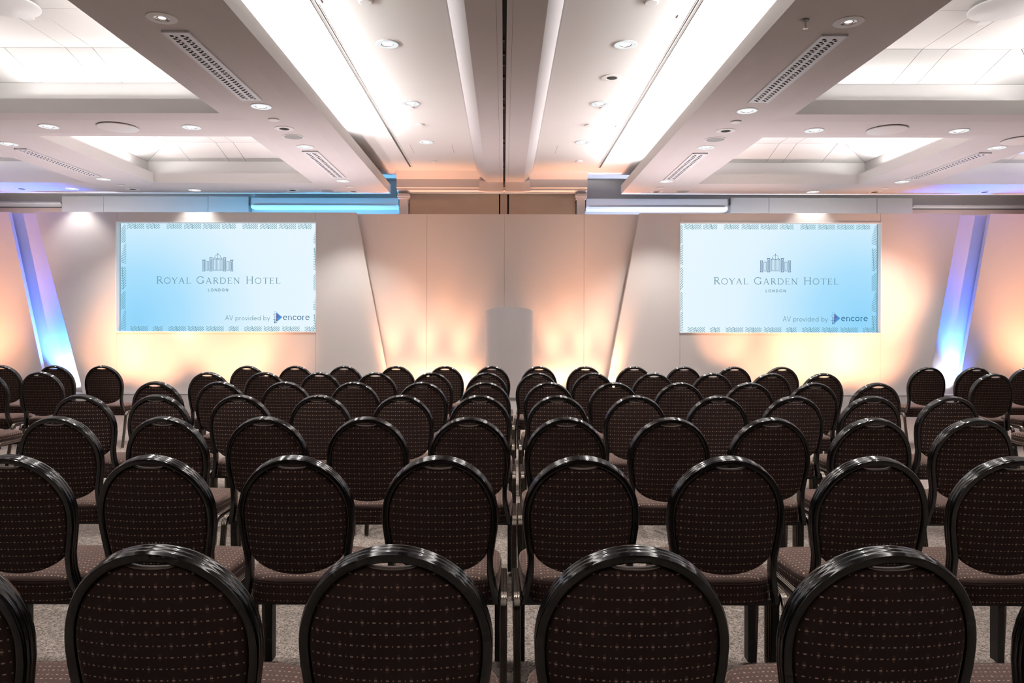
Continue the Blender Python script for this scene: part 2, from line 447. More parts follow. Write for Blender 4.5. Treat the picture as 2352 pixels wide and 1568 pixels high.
LED = .20 * K
for s in (-1, 1):
    mb = MB()
    # flat underside as a grid with expanded coffer holes left out
    X = [XS + BV]; 
    for a, c in CO_X: X += [a - BV, c + BV]
    X += [XW - XC * s]
    Y = [YB]
    for a, c in CO_Y: Y += [a - BV, c + BV]
    Y += [YEND - BV]
    wx = lambda x: XC + s * x
    for i in range(len(X) - 1):
        for j in range(len(Y) - 1):
            if i % 2 == 1 and j % 2 == 1: continue
            mb.quad((wx(X[i]), Y[j], ZF), (wx(X[i + 1]), Y[j], ZF), (wx(X[i + 1]), Y[j + 1], ZF), (wx(X[i]), Y[j + 1], ZF))
    # bevel along inner edge and far end
    e = .004
    mb.quad((wx(XS), YB, ZE), (wx(XS + BV), YB, ZF), (wx(XS + BV), YEND - BV, ZF), (wx(XS), YEND, ZE))
    mb.quad((wx(XS), YEND, ZE), (wx(XS + BV), YEND - BV, ZF), (wx(X[-1]), YEND - BV, ZF), (wx(X[-1]), YEND, ZE))
    # lips
    slabmb = mb; mb = MB()
    mb.quad((wx(XS), YB, ZE), (wx(XS), YEND, ZE), (wx(XS), YEND, ZLIP), (wx(XS), YB, ZLIP))
    mb.quad((wx(XS), YEND, ZE), (wx(X[-1]), YEND, ZE), (wx(X[-1]), YEND, ZLIP), (wx(XS), YEND, ZLIP))
    mb.quad((wx(XS), YB, ZLIP), (wx(XS), YEND, ZLIP), (wx(XS + .03), YEND - .03, ZLIP), (wx(XS + .03), YB, ZLIP))
    mb.quad((wx(XS + .03), YB, ZLIP), (wx(XS + .03), YEND - .03, ZLIP), (wx(XS + .03), YEND - .03, ZLEDGE), (wx(XS + .03), YB, ZLEDGE))
    mb.quad((wx(XS + .03), YB, ZLEDGE), (wx(XS + .03), YEND - .03, ZLEDGE), (wx(XCL), YEND - .03, ZLEDGE), (wx(XCL), YB, ZLEDGE))
    mb.quad((wx(XCL), YB, ZLEDGE), (wx(XCL), YEND - .03, ZLEDGE), (wx(XCL), YEND - .03, ZU), (wx(XCL), YB, ZU))
    mb.quad((wx(XS), YEND, ZLIP), (wx(X[-1]), YEND, ZLIP), (wx(X[-1]), YEND - .25, ZLIP), (wx(XS), YEND - .25, ZLIP))
    mb.quad((wx(XCL), YEND - .25, ZLIP), (wx(X[-1]), YEND - .25, ZLIP), (wx(X[-1]), YEND - .25, ZU), (wx(XCL), YEND - .25, ZU))
    for (a, c) in CO_X:
        for (p, q) in CO_Y:
            xs = sorted((wx(a), wx(c)))
            hole = (xs[0], xs[1], p, q)
            ex = (xs[0] - BV, xs[1] + BV, p - BV, q + BV)
            lip2 = (xs[0] - .03, xs[1] + .03, p - .03, q + .03)
            led = (xs[0] - LED, xs[1] + LED, p - LED, q + LED)
            rect_ring(slabmb, ex, hole, ZF, ZE)
            rect_ring(mb, hole, hole, ZE, ZLIP)
            rect_ring(mb, hole, lip2, ZLIP, ZLIP)
            rect_ring(mb, lip2, lip2, ZLIP, ZLEDGE)
            rect_ring(mb, lip2, led, ZLEDGE, ZLEDGE)
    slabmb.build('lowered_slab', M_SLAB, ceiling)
    mb.build('slab_lip', M_CEIL, ceiling)  # lighter paint than the underside puts the cove light into the lip colour
    # coffer walls and boards
    for ci, (a, c) in enumerate(CO_X):
        for ri, (p, q) in enumerate(CO_Y):
            xs = sorted((wx(a), wx(c)))
            A = (xs[0] - LED, xs[1] + LED, p - LED, q + LED)
            ins = .62 * K
            B = (A[0] + ins, A[1] - ins, A[2] + ins, A[3] - ins)
            cw = MB(); rect_ring(cw, A, A, ZLEDGE, ZCW); cw.build('coffer_wall', M_CEIL, ceiling)
            # dark void behind the board joints
            bk = MB(); rect_ring(bk, A, B, ZCW + .016, ZCF + .016)
            bk.quad((B[0], B[2], ZCF + .016), (B[1], B[2], ZCF + .016), (B[1], B[3], ZCF + .016), (B[0], B[3], ZCF + .016))
            mx, my = (A[0] + A[1]) / 2, (A[2] + A[3]) / 2
            if ri < 2:
                bk.build('coffer_top', M_CEIL, ceiling); continue
            bk.build('coffer_backing', M_SEAM, ceiling)
            seamx = [A[0], mx - .79*K, mx - .14*K, mx + .14*K, mx + .79*K, A[1]]
            seamy = [A[2], my - .8*K, my - .14*K, my + .14*K, my + .8*K, A[3]]
            z0, z1 = ZCW, ZCF
            for (P4, ax, seams) in [
                ([(A[0], A[3], z0), (A[1], A[3], z0), (B[1], B[3], z1), (B[0], B[3], z1)], 0, seamx),
                ([(A[0], A[2], z0), (A[1], A[2], z0), (B[1], B[2], z1), (B[0], B[2], z1)], 0, seamx),
                ([(A[0], A[2], z0), (A[0], A[3], z0), (B[0], B[3], z1), (B[0], B[2], z1)], 1, seamy),
                ([(A[1], A[2], z0), (A[1], A[3], z0), (B[1], B[3], z1), (B[1], B[2], z1)], 1, seamy)]:
                for k in range(len(seams) - 1):
                    pc = clip_poly(P4, ax, seams[k], seams[k + 1])
                    if len(pc) >= 3: panel_piece(pc, parent=ceiling)
            fx = [B[0], mx - .14*K, mx + .14*K, B[1]]; fy = [B[2], my - .14*K, my + .14*K, B[3]]
            for i in range(3):
                for j in range(3):
                    panel_piece([(fx[i], fy[j], z1), (fx[i + 1], fy[j], z1), (fx[i + 1], fy[j + 1], z1), (fx[i], fy[j + 1], z1)], parent=ceiling)

# centre beam: two halves with the partition track groove between them
ZB = EYE + 2.495 * K
YBK = 13.15 * K
GW = .016
for s, xb, xt in ((-1, .312*K, .475*K), (1, .338*K, .490*K)):
    mb = MB()
    prof = [(s * GW, ZB), (s * xb, ZB), (s * xt, ZU - .012), (s * (xt + .012), ZU - .012), (s * (xt + .012), ZU), (s * GW, ZU)]
    mb.prism([(x, YB, z) for x, z in prof], (0, YBK + .1 - YB, 0))
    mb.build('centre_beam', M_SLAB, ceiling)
    mb = MB(); mb.box(*sorted((s * .058, s * .060)), YB, YBK, ZB - .001, ZB + .001); mb.build('beam_joint', M_GREYSLOT, ceiling)
mb = MB(); mb.box(-GW, GW, YB, YBK + .1, ZB + .03, ZB + .04); mb.build('track_groove', M_DARK, ceiling)
mb = MB()
for k in range(60):
    y = 3.0 + k * .15 + random.uniform(-.05, .05)
    if random.random() < .6: continue
    mb.box(-GW, GW * .1, y, y + random.uniform(.02, .09), ZB + .012, ZB + .029)
tr = mb.build('track_rollers', M_GREYSLOT, ceiling); tr['kind'] = 'stuff'

# access hatches in the high ceiling
def hatch(pts):
    P = [PL(x, y, ZU) for x, y in pts]
    mb = MB()
    for i in (1, 3):
        a, c = P[i], P[(i + 1) % 4]
        d = (c - a).normalized(); n = Vector((-d.y, d.x, 0)) * .0016
        mb.quad(a - n - Vector((0, 0, .001)), c - n - Vector((0, 0, .001)), c + n - Vector((0, 0, .001)), a + n - Vector((0, 0, .001)))
    mb.build('access_hatch_joint', M_GREYSLOT, ceiling)
hatch([(941, 331), (1038, 332), (1043, 351), (951, 351)])
hatch([(1281, 334), (1379, 334), (1369, 352), (1275, 352)])

# ------------------------------------------------------------------ back wall dressing
def zpx(py, d, px=1157): return PT(px, py, d).z
def xpx(px, d): return PT(px, CY, d).x
# bulkhead over the partition store doors
mb = MB()
xl, xr = xpx(911, (13.25*K)), xpx(1348, (13.25*K))
z4, z3, z2, z1 = ZU, EYE + 334 * (13.2*K) / F, EYE + 315.5 * (13.2*K) / F, EYE + 303 * (13.3*K) / F
pr = [((13.05*K), z4), ((13.20*K), z3), ((13.20*K), z2), ((13.24*K), z2 - .012), ((13.24*K), z2 - .04), ((13.30*K), z2 - .06), ((13.30*K), z1), (YW, z1), (YW, z4)]
mb.prism([(xl, y, z) for y, z in pr], (xr - xl, 0, 0))
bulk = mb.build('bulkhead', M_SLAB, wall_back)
for s, xa, xb in ((-1, .29*K, .43*K), (1, .31*K, .45*K)):
    mb = MB()
    pts = [(s * GW, (13.10*K), ZB), (s * xa, (13.10*K), ZB), (s * xb, (13.16*K), z3 - .02), (s * (xb + .02), (13.2*K), z2 - .05), (s * xa * 1.05, (13.14*K), z1), (s * GW, (13.14*K), z1)]
    mb.prism(pts, (0, .12, 0)); mb.build('beam_end_block', M_SLAB, wall_back)
for xa, xb, nm in ((xpx(917, (13.3*K)), xpx(936, (13.3*K)), 'left'), (xpx(1325, (13.3*K)), xpx(1343, (13.3*K)), 'right')):
    mb = MB(); mb.box(xa, xb, (13.28*K), YW, 0, z1 - .01)
    mb.box(xa - .03, xb + .03, (13.24*K), YW, z1 - .07, z1 - .03); mb.box(xa - .015, xb + .015, (13.26*K), YW, z1 - .10, z1 - .07)
    mb.build('pilaster', M_SLAB, wall_back)
mb = MB(); mb.box(xpx(936, (13.42*K)), xpx(1325, (13.42*K)), (13.46*K), (13.5*K), 0, z1); mb.build('door_gap', M_DARK, wall_back)
dz = EYE + 301 * (13.42*K) / F
for n, (a, c) in enumerate([(939, 1146), (1148, 1165), (1168, 1322)]):
    mb = MB(); mb.box(xpx(a, (13.42*K)) + .004, xpx(c, (13.42*K)) - .004, (13.41*K), (13.45*K), .01, dz)
    d = mb.build('door_%d' % (n + 1), M_TAN); d['kind'] = 'structure'; bevel(d, .003)
    d['label'] = ['wide tan partition store door left of the track, above the set', 'narrow tan filler strip between the two partition store doors', 'wide tan partition store door right of the track, above the set'][n]
    if n != 1:
        mb = MB(); hx = xpx(938 if n == 0 else 1323, (13.41*K))
        mb.box(hx - .012, hx + .012, (13.395*K), (13.41*K), dz - .33, dz - .16); mb.build('hinge', M_GREYSLOT, d)

# pier panels on the back wall, each made of three boards
def pier(name, pxs, top, lab):
    for i in range(len(pxs) - 1):
        a, c = xpx(pxs[i], YW - .10) + .003, xpx(pxs[i + 1], YW - .10) - .003
        mb = MB(); mb.box(a, c, YW - .10, YW, 0, top); bevel(mb.build('wall_board', M_WALL, wall_back), .004)
pier('l', [141, 237, 477, 571], zpx(452, YW - .10), '')
pier('r', [1677, 1766, 2014, 2096], zpx(452.5, YW - .10), '')
# rails and recess at the far sides
for (p0, p1, y0, y1) in ((-260, 141, 467, 480), (2096, 2600, 470.5, 480)):
    x0, x1 = xpx(p0, YW - .06), xpx(p1, YW - .06)
    mb = MB(); za, zb = zpx(y1, YW - .06), zpx(y0, YW - .06)
    mb.box(x0, x1, YW - .06, YW, za + .03, zb); mb.box(x0, x1, YW - .09, YW, zb - .02, zb + .006)
    mb.build('picture_rail', M_WALL, wall_back)
    mb = MB(); mb.box(x0, x1, YW - .02, YW, 0, za + .02); mb.build('tan_wall_panel', M_TAN, wall_back)
    mb = MB(); mb.box(x0, x1, YW - .03, YW, za + .012, za + .03); mb.build('rail_groove', M_GREYSLOT, wall_back)
# projection screen housings: rounded cases fixed to the wall
def housing(px0, px1, ytop, ybot, lab):
    d = YW - .205
    x0, x1 = xpx(px0, d), xpx(px1, d); zt, zb = zpx(ytop, d), zpx(ybot, d)
    t = thing('screen_housing', lab, 'projection screen', ((x0 + x1) / 2, d, zb))
    h = zt - zb; wdt = (x1 - x0) / 2
    prof = [(.2, 0), (.05, 0), (.02, .02 * h / .2), (0, h * .3), (0, h * .96), (.015, h), (.2, h)]
    mb = MB(); mb.prism([(-wdt, y, z) for y, z in prof], (2 * wdt, 0, 0)); mb.build('case', M_WHITE, t)
    for s in (-1, 1):
        mb = MB(); pr2 = [(.2, -.005), (.045, -.005), (-.004, h * .28), (-.004, h * 1.0), (.2, h * 1.01)]
        mb.prism([(s * wdt - (.012 if s > 0 else 0), y, z) for y, z in pr2], (.012, 0, 0)); mb.build('end_cap', M_SPKGREY, t)
    mb = MB(); mb.box(-wdt + .05, wdt - .05, -.006, .02, h * .27, h * .30); mb.build('slot_trim', M_SPKGREY, t)
housing(575, 916, 454.5, 479, 'long rounded white screen housing on wall, left of the partition doors, washed blue')
housing(1345, 1672, 455, 482, 'long rounded white screen housing on wall, right of the partition doors')

# ------------------------------------------------------------------ floor level: stage
def stage_block(name, x0, x1, y0, y1, lab, edge=False):
    t = thing(name, lab, 'stage', ((x0 + x1) / 2, y0, 0))
    hw = (x1 - x0) / 2
    mb = MB(); mb.box(-hw, hw, .012, y1 - y0, 0, DECK - .03); mb.build('base', M_STAGEF, t)
    mb = MB(); mb.box(-hw, hw, 0, .012, .004, DECK - .03); mb.build('fascia', M_STAGEF, t)
    mb = MB(); mb.box(-hw, hw, 0, y1 - y0, DECK - .03, DECK)
    o = mb.build('deck', M_STAGET, t); bevel(o, .003)
    if edge:
        mb = MB(); mb.box(-hw, hw, -.008, .03, DECK - .034, DECK + .002); mb.build('edge_trim', M_GREYSLOT, t)
    else:
        mb = MB(); mb.box(-hw, hw, -.006, .02, DECK - .012, DECK + .001); mb.build('edge_trim', M_WHITE, t)
SXC = 2.3
stage_block('stage_platform', -SXC, SXC, 10.98, 11.815, 'low centre stage platform with dark edge under the lectern', True)
stage_block('stage_plinth', -9.6, -SXC - .004, 11.62, 11.86, 'pale low plinth under the left half of the set')
stage_block('stage_plinth', SXC + .004, 9.6, 11.62, 11.86, 'pale low plinth under the right half of the set')

# ------------------------------------------------------------------ stage set
def panel_at(pts_px, d):
    return [PT(x, y, d) for x, y in pts_px]
def board(name, poly, th, parent, m=M_SET):
    mb = MB(); mb.prism(poly, (0, th, 0)); o = mb.build(name, m, parent); bevel(o, .004, 2); return o
TH = .075
zb = DECK + .001
def xline(xt, xbm, z):   # x on a slanted edge given top and bottom x
    return xt + (xbm - xt) * (ZSET - z) / (ZSET - zb)
def sx(px, d=YSET): return (px - CX) * d / F
def edge_fit(p0, p1):     # two pixel points on a slanted edge -> x at top and bottom of the set
    a, c = PT(p0[0], p0[1], YSET), PT(p1[0], p1[1], YSET)
    k = (c.x - a.x) / (c.z - a.z)
    return a.x + k * (ZSET - a.z), a.x + k * (zb - a.z)
def main_flat(lab, eL, eR, seams, hole, name='backdrop_flat'):
    t = thing(name, lab, 'stage backdrop', (0, YSET, zb))
    base = Vector((0, YSET, zb))
    def P(x, z): return Vector((x, 0, z - zb))
    xs = [None] + seams + [None]
    g = .0015
    hx0, hx1, hz0, hz1 = hole
    # left slanted board, right slanted board
    board('board', [P(eL[1], zb), P(hx0 - g, zb), P(hx0 - g, ZSET), P(eL[0], ZSET)], TH, t)
    board('board', [P(hx1 + g, zb), P(eR[1], zb), P(eR[0], ZSET), P(hx1 + g, ZSET)], TH, t)
    board('board', [P(hx0, hz1 + g), P(hx1, hz1 + g), P(hx1, ZSET), P(hx0, ZSET)], TH, t)
    board('board', [P(hx0, zb), P(hx1, zb), P(hx1, hz0 - g), P(hx0, hz0 - g)], TH, t)
    # thin white trim round the opening
    w_ = .014
    for (a, c, e_, f_) in ((hx0 - w_, hx1 + w_, hz1, hz1 + w_), (hx0 - w_, hx1 + w_, hz0 - w_, hz0), (hx0 - w_, hx0, hz0, hz1), (hx1, hx1 + w_, hz0, hz1)):
        mb = MB(); mb.box(a, c, -.014, TH + .02, e_ - zb, f_ - zb); mb.build('opening_trim', M_WHITE, t)
    return t
hl = (sx(268), sx(725), PT(496, 761, YSET).z, PT(496, 511, YSET).z)
hr = (sx(1562), sx(2022), PT(1792, 763.5, YSET).z, PT(1792, 512.5, YSET).z)
main_flat('broad pale backdrop flat with slanted ends framing the left-hand screen', edge_fit((80, 487), (190, 900)), edge_fit((818, 487), (886, 838)), [], hl)
main_flat('broad pale backdrop flat with slanted ends framing the right-hand screen', edge_fit((1470, 489), (1398, 862)), edge_fit((2207, 489), (2140, 845)), [], hr)
# outer flats
def side_flat(lab, eL, eR):
    t = thing('backdrop_flat', lab, 'stage backdrop', (0, YSET, zb))
    P = lambda x, z: Vector((x, 0, z - zb))
    board('board', [P(eL[1], zb), P(eR[1], zb), P(eR[0], ZSET), P(eL[0], ZSET)], TH, t)
side_flat('amber-lit backdrop flat cut by the left edge of the picture', (-9.4, -9.4), edge_fit((20, 487), (95, 840)))
side_flat('amber-lit backdrop flat cut by the right edge of the picture', edge_fit((2275, 489), (2210, 845)), (9.4, 9.4))
# recessed panels
YR = YSET + .15
t = thing('backdrop_centre', 'recessed peach backdrop wall behind the lectern, between the slanted flats', 'stage backdrop', (0, YR, zb))
pxs = [790, 980, 1158, 1341, 1500]
for i in range(4):
    a, c = sx(pxs[i], YR), sx(pxs[i + 1], YR)
    board('board', [Vector((a + .001, 0, 0)), Vector((c - .001, 0, 0)), Vector((c - .001, 0, ZSET - zb)), Vector((a + .001, 0, ZSET - zb))], .014, t)
for lab, a, c in (('recessed blue-lit backdrop strip between the two left flats', 21, 222), ('recessed blue-lit backdrop strip between the two right flats', 2068, 2265)):
    x0, x1 = sx(a, YR), sx(c, YR)
    t = thing('backdrop_strip', lab, 'stage backdrop', ((x0 + x1) / 2, YR, zb)); hw = (x1 - x0) / 2
    board('board', [Vector((-hw, 0, 0)), Vector((hw, 0, 0)), Vector((hw, 0, ZSET - zb)), Vector((-hw, 0, ZSET - zb))], .03, t)

# ------------------------------------------------------------------ lettering: a small stroke alphabet
def arc(cx, cy, rx, ry, a0, a1, w=.1, n=14, w2=None):
    pts = []
    for k in range(n + 1):
        a = math.radians(a0 + (a1 - a0) * k / n)
        pts.append((cx + rx * math.cos(a), cy + ry * math.sin(a)))
    return (pts, w)
def ln(x0, y0, x1, y1, w=.1): return ([(x0, y0), (x1, y1)], w)
tk, tn, sf = .115, .06, .045
def ser(x, y, h=.13): return ln(x - h, y, x + h, y, sf)
SERIF = {
 'R': (.82, [ln(.18, 0, .18, 1, tk), ser(.18, .02), ser(.16, .98, .12), arc(.36, .745, .25, .235, 90, -90, .085), ln(.18, .98, .36, .98, tn), ln(.18, .51, .36, .51, tn), ln(.36, .51, .74, .03, tk), ser(.76, .02, .08)]),
 'O': (1.0, [arc(.48, .5, .42, .48, 0, 360, .085, 28)]),
 'Y': (.86, [ln(.42, .46, .42, 0, tk), ser(.42, .02), ln(.08, .98, .42, .46, tk), ln(.76, .98, .42, .46, tn), ser(.08, .98, .1), ser(.76, .98, .1)]),
 'A': (.92, [ln(.42, 1.0, .10, .02, tn), ln(.42, 1.0, .76, .02, tk), ln(.22, .38, .64, .38, tn), ser(.10, .02, .1), ser(.77, .02, .11)]),
 'L': (.74, [ln(.18, 0, .18, 1, tk), ser(.18, .98), ln(.05, .025, .66, .025, sf), ln(.64, .02, .68, .2, .05)]),
 'G': (1.0, [arc(.48, .5, .42, .48, 40, 320, .09, 24), ln(.80, .06, .80, .40, tk), ln(.66, .40, .94, .40, sf), ln(.80, .98, .82, .72, .05)]),
 'D': (.98, [ln(.18, 0, .18, 1, tk), ser(.16, .98, .12), ser(.16, .02, .12), arc(.42, .5, .46, .475, 90, -90, .09, 18), ln(.18, .975, .42, .975, tn), ln(.18, .025, .42, .025, tn)]),
 'E': (.76, [ln(.18, 0, .18, 1, tk), ln(.04, .975, .62, .975, sf), ln(.18, .52, .52, .52, sf), ln(.04, .025, .66, .025, sf), ln(.62, .98, .62, .82, .045), ln(.52, .60, .52, .44, .045), ln(.65, .02, .68, .2, .045)]),
 'N': (.98, [ln(.18, 0, .18, 1, tn), ln(.80, 0, .80, 1, tn), ln(.16, .98, .80, .02, tk), ser(.18, .02, .11), ser(.80, .98, .11), ser(.12, .98, .1)]),
 'H': (1.0, [ln(.18, 0, .18, 1, tk), ln(.80, 0, .80, 1, tk), ln(.18, .52, .80, .52, tn), ser(.18, .02), ser(.18, .98), ser(.80, .02), ser(.80, .98)]),
 'T': (.84, [ln(.42, 0, .42, 1, tk), ser(.42, .02), ln(.04, .975, .80, .975, sf), ln(.05, .98, .03, .80, .045), ln(.79, .98, .81, .80, .045)]),
}
k_ = .17
SANS = {
 'L': (.68, [ln(.12, 0, .12, 1, k_), ln(.12, .085, .58, .085, k_)]),
 'O': (1.12, [arc(.52, .5, .43, .43, 0, 360, k_, 28)]),
 'N': (.98, [ln(.12, 0, .12, 1, k_), ln(.82, 0, .82, 1, k_), ln(.14, .95, .80, .05, k_)]),
 'D': (1.0, [ln(.12, 0, .12, 1, k_), arc(.38, .5, .45, .42, 90, -90, k_, 16), ln(.12, .92, .38, .92, k_), ln(.12, .08, .38, .08, k_)]),
}
g_ = .085
XH = .62
r_ = XH / 2
ring = lambda cx: arc(cx, r_, r_ - .04, r_ - .04, 0, 360, g_, 22)
GEO = {
 'A': (.80, [ln(.03, 0, .38, 1, g_), ln(.38, 1, .73, 0, g_), ln(.16, .34, .60, .34, g_)]),
 'V': (.78, [ln(.03, 1, .38, 0, g_), ln(.38, 0, .73, 1, g_)]),
 'p': (.74, [ring(.36), ln(.07, XH, .07, -.3, g_)]),
 'r': (.36, [ln(.07, 0, .07, XH, g_), arc(.27, XH - .22, .2, .2, 160, 75, g_, 6)]),
 'o': (.74, [ring(.36)]),
 'v': (.60, [ln(.03, XH, .28, 0, g_), ln(.28, 0, .53, XH, g_)]),
 'i': (.22, [ln(.08, 0, .08, XH, g_), ln(.08, .84, .08, .94, g_)]),
 'd': (.76, [ring(.35), ln(.64, 0, .64, 1, g_)]),
 'e': (.72, [arc(.35, r_, r_ - .04, r_ - .04, 0, 320, g_, 20), ln(.08, r_, .62, r_, g_)]),
 'b': (.74, [ring(.37), ln(.08, 0, .08, 1, g_)]),
 'y': (.60, [ln(.03, XH, .29, .02, g_), ln(.54, XH, .16, -.3, g_)]),
 ' ': (.36, []),
}
e1, e2 = .17, .09
ENC = {
 'e': (.98, [arc(.46, .5, .38, .44, 0, 315, e1, 22), ln(.1, .54, .84, .54, e2)]),
 'n': (1.06, [ln(.2, 0, .2, .98, e1), arc(.5, .62, .3, .32, 160, 0, .12, 10), ln(.8, .62, .8, 0, e1), ln(.05, .03, .35, .03, e2), ln(.66, .03, .96, .03, e2), ln(.06, .94, .2, .94, e2)]),
 'c': (.92, [arc(.46, .5, .38, .44, 40, 318, e1, 20), ln(.74, .9, .76, .7, .1)]),
 'o': (1.04, [arc(.48, .5, .40, .44, 0, 360, e1, 24)]),
 'r': (.74, [ln(.2, 0, .2, .98, e1), arc(.46, .62, .26, .3, 160, 65, .13, 6), ln(.05, .03, .38, .03, e2), ln(.06, .94, .2, .94, e2)]),
}
def stroke(mb, pts, w):
    """flat ribbon in the x-z plane"""
    P = [Vector((p[0], p[1])) for p in pts]
    n = len(P)
    if n < 2: return
    closed = (P[0] - P[-1]).length < 1e-5
    L, R = [], []
    for i in range(n):
        if closed: t = P[(i + 1) % (n - 1)] - P[(i - 1) % (n - 1)]
        else: t = P[min(i + 1, n - 1)] - P[max(i - 1, 0)]
        t.normalize(); q = Vector((-t.y, t.x)) * (w / 2)
        L.append(P[i] + q); R.append(P[i] - q)
    vs = [(p.x, 0, p.y) for p in L] + [(p.x, 0, p.y) for p in R]
    mb.add(vs, [(i, n + i, n + i + 1, i + 1) for i in range(n - 1)])
def text_width(txt, font, track, small=None):
    x = 0
    for ch, s_ in txt: x += (font[ch][0] * s_ if ch != ' ' else font.get(' ', (.45,))[0]) + track
    return x - track
def lay_text(mb, txt, font, x0, z0, width, height, track):
    tw = text_width(txt, font, track)
    kx = width / tw; x = 0
    for ch, s_ in txt:
        if ch in font:
            for pts, wd in font[ch][1]:
                stroke(mb, [(x0 + (x + p[0] * s_) * kx, z0 + p[1] * s_ * height) for p in pts], wd * s_ * height * (1 if s_ == 1 else 1.08))
        x += (font[ch][0] * s_ if ch != ' ' else font.get(' ', (.45,))[0]) + track

def screen_mat(name, side):
    m = bpy.data.materials.new(name); m.use_nodes = True
    nt = m.node_tree; nt.nodes.clear()
    o = nt.nodes.new('ShaderNodeOutputMaterial'); e = nt.nodes.new('ShaderNodeEmission')
    nt.links.new(e.outputs[0], o.inputs[0]); e.inputs[1].default_value = .91
    tc = nt.nodes.new('ShaderNodeTexCoord'); sp = nt.nodes.new('ShaderNodeSeparateXYZ')
    nt.links.new(tc.outputs['Generated'], sp.inputs[0])
    def M(op, a, bb):
        n = nt.nodes.new('ShaderNodeMath'); n.operation = op
        for i, v in enumerate((a, bb)):
            if isinstance(v, (int, float)): n.inputs[i].default_value = v
            else: nt.links.new(v, n.inputs[i])
        return n.outputs[0]
    X = sp.outputs[0] if side < 0 else M('SUBTRACT', 1.0, sp.outputs[0])
    dx = M('MULTIPLY', M('SUBTRACT', X, .08), 1.15); dz = M('MULTIPLY', M('SUBTRACT', sp.outputs[2], .12), .62)
    dist = M('SQRT', M('ADD', M('MULTIPLY', dx, dx), M('MULTIPLY', dz, dz)), 0) if False else M('POWER', M('ADD', M('MULTIPLY', dx, dx), M('MULTIPLY', dz, dz)), .5)
    r = nt.nodes.new('ShaderNodeValToRGB'); els = r.color_ramp.elements
    els[0].position = 0; els[0].color = srgb(146, 214, 252)
    els[1].position = 1; els[1].color = srgb(232, 247, 255)
    for pos, c in ((.28, srgb(172, 225, 254)), (.50, srgb(205, 237, 254)), (.72, srgb(226, 245, 255))):
        x_ = els.new(pos); x_.color = c
    nt.links.new(dist, r.inputs[0]); nt.links.new(r.outputs[0], e.inputs[0])
    return m
M_INK = emis('ink_teal', srgb(108, 148, 162), .88)
M_INK2 = emis('ink_slate', srgb(108, 136, 166), .88)
M_INK3 = emis('ink_border', srgb(110, 160, 172), .88)
M_ENC = emis('ink_petrol', srgb(40, 100, 140), .88)
M_ARW = emis('ink_arrow_purple', srgb(112, 112, 165), .88)
M_ARB = emis('ink_arrow_blue', srgb(78, 150, 225), .88)
M_BEZ = mat('screen_bezel', (.03, .04, .06, 1), .4)

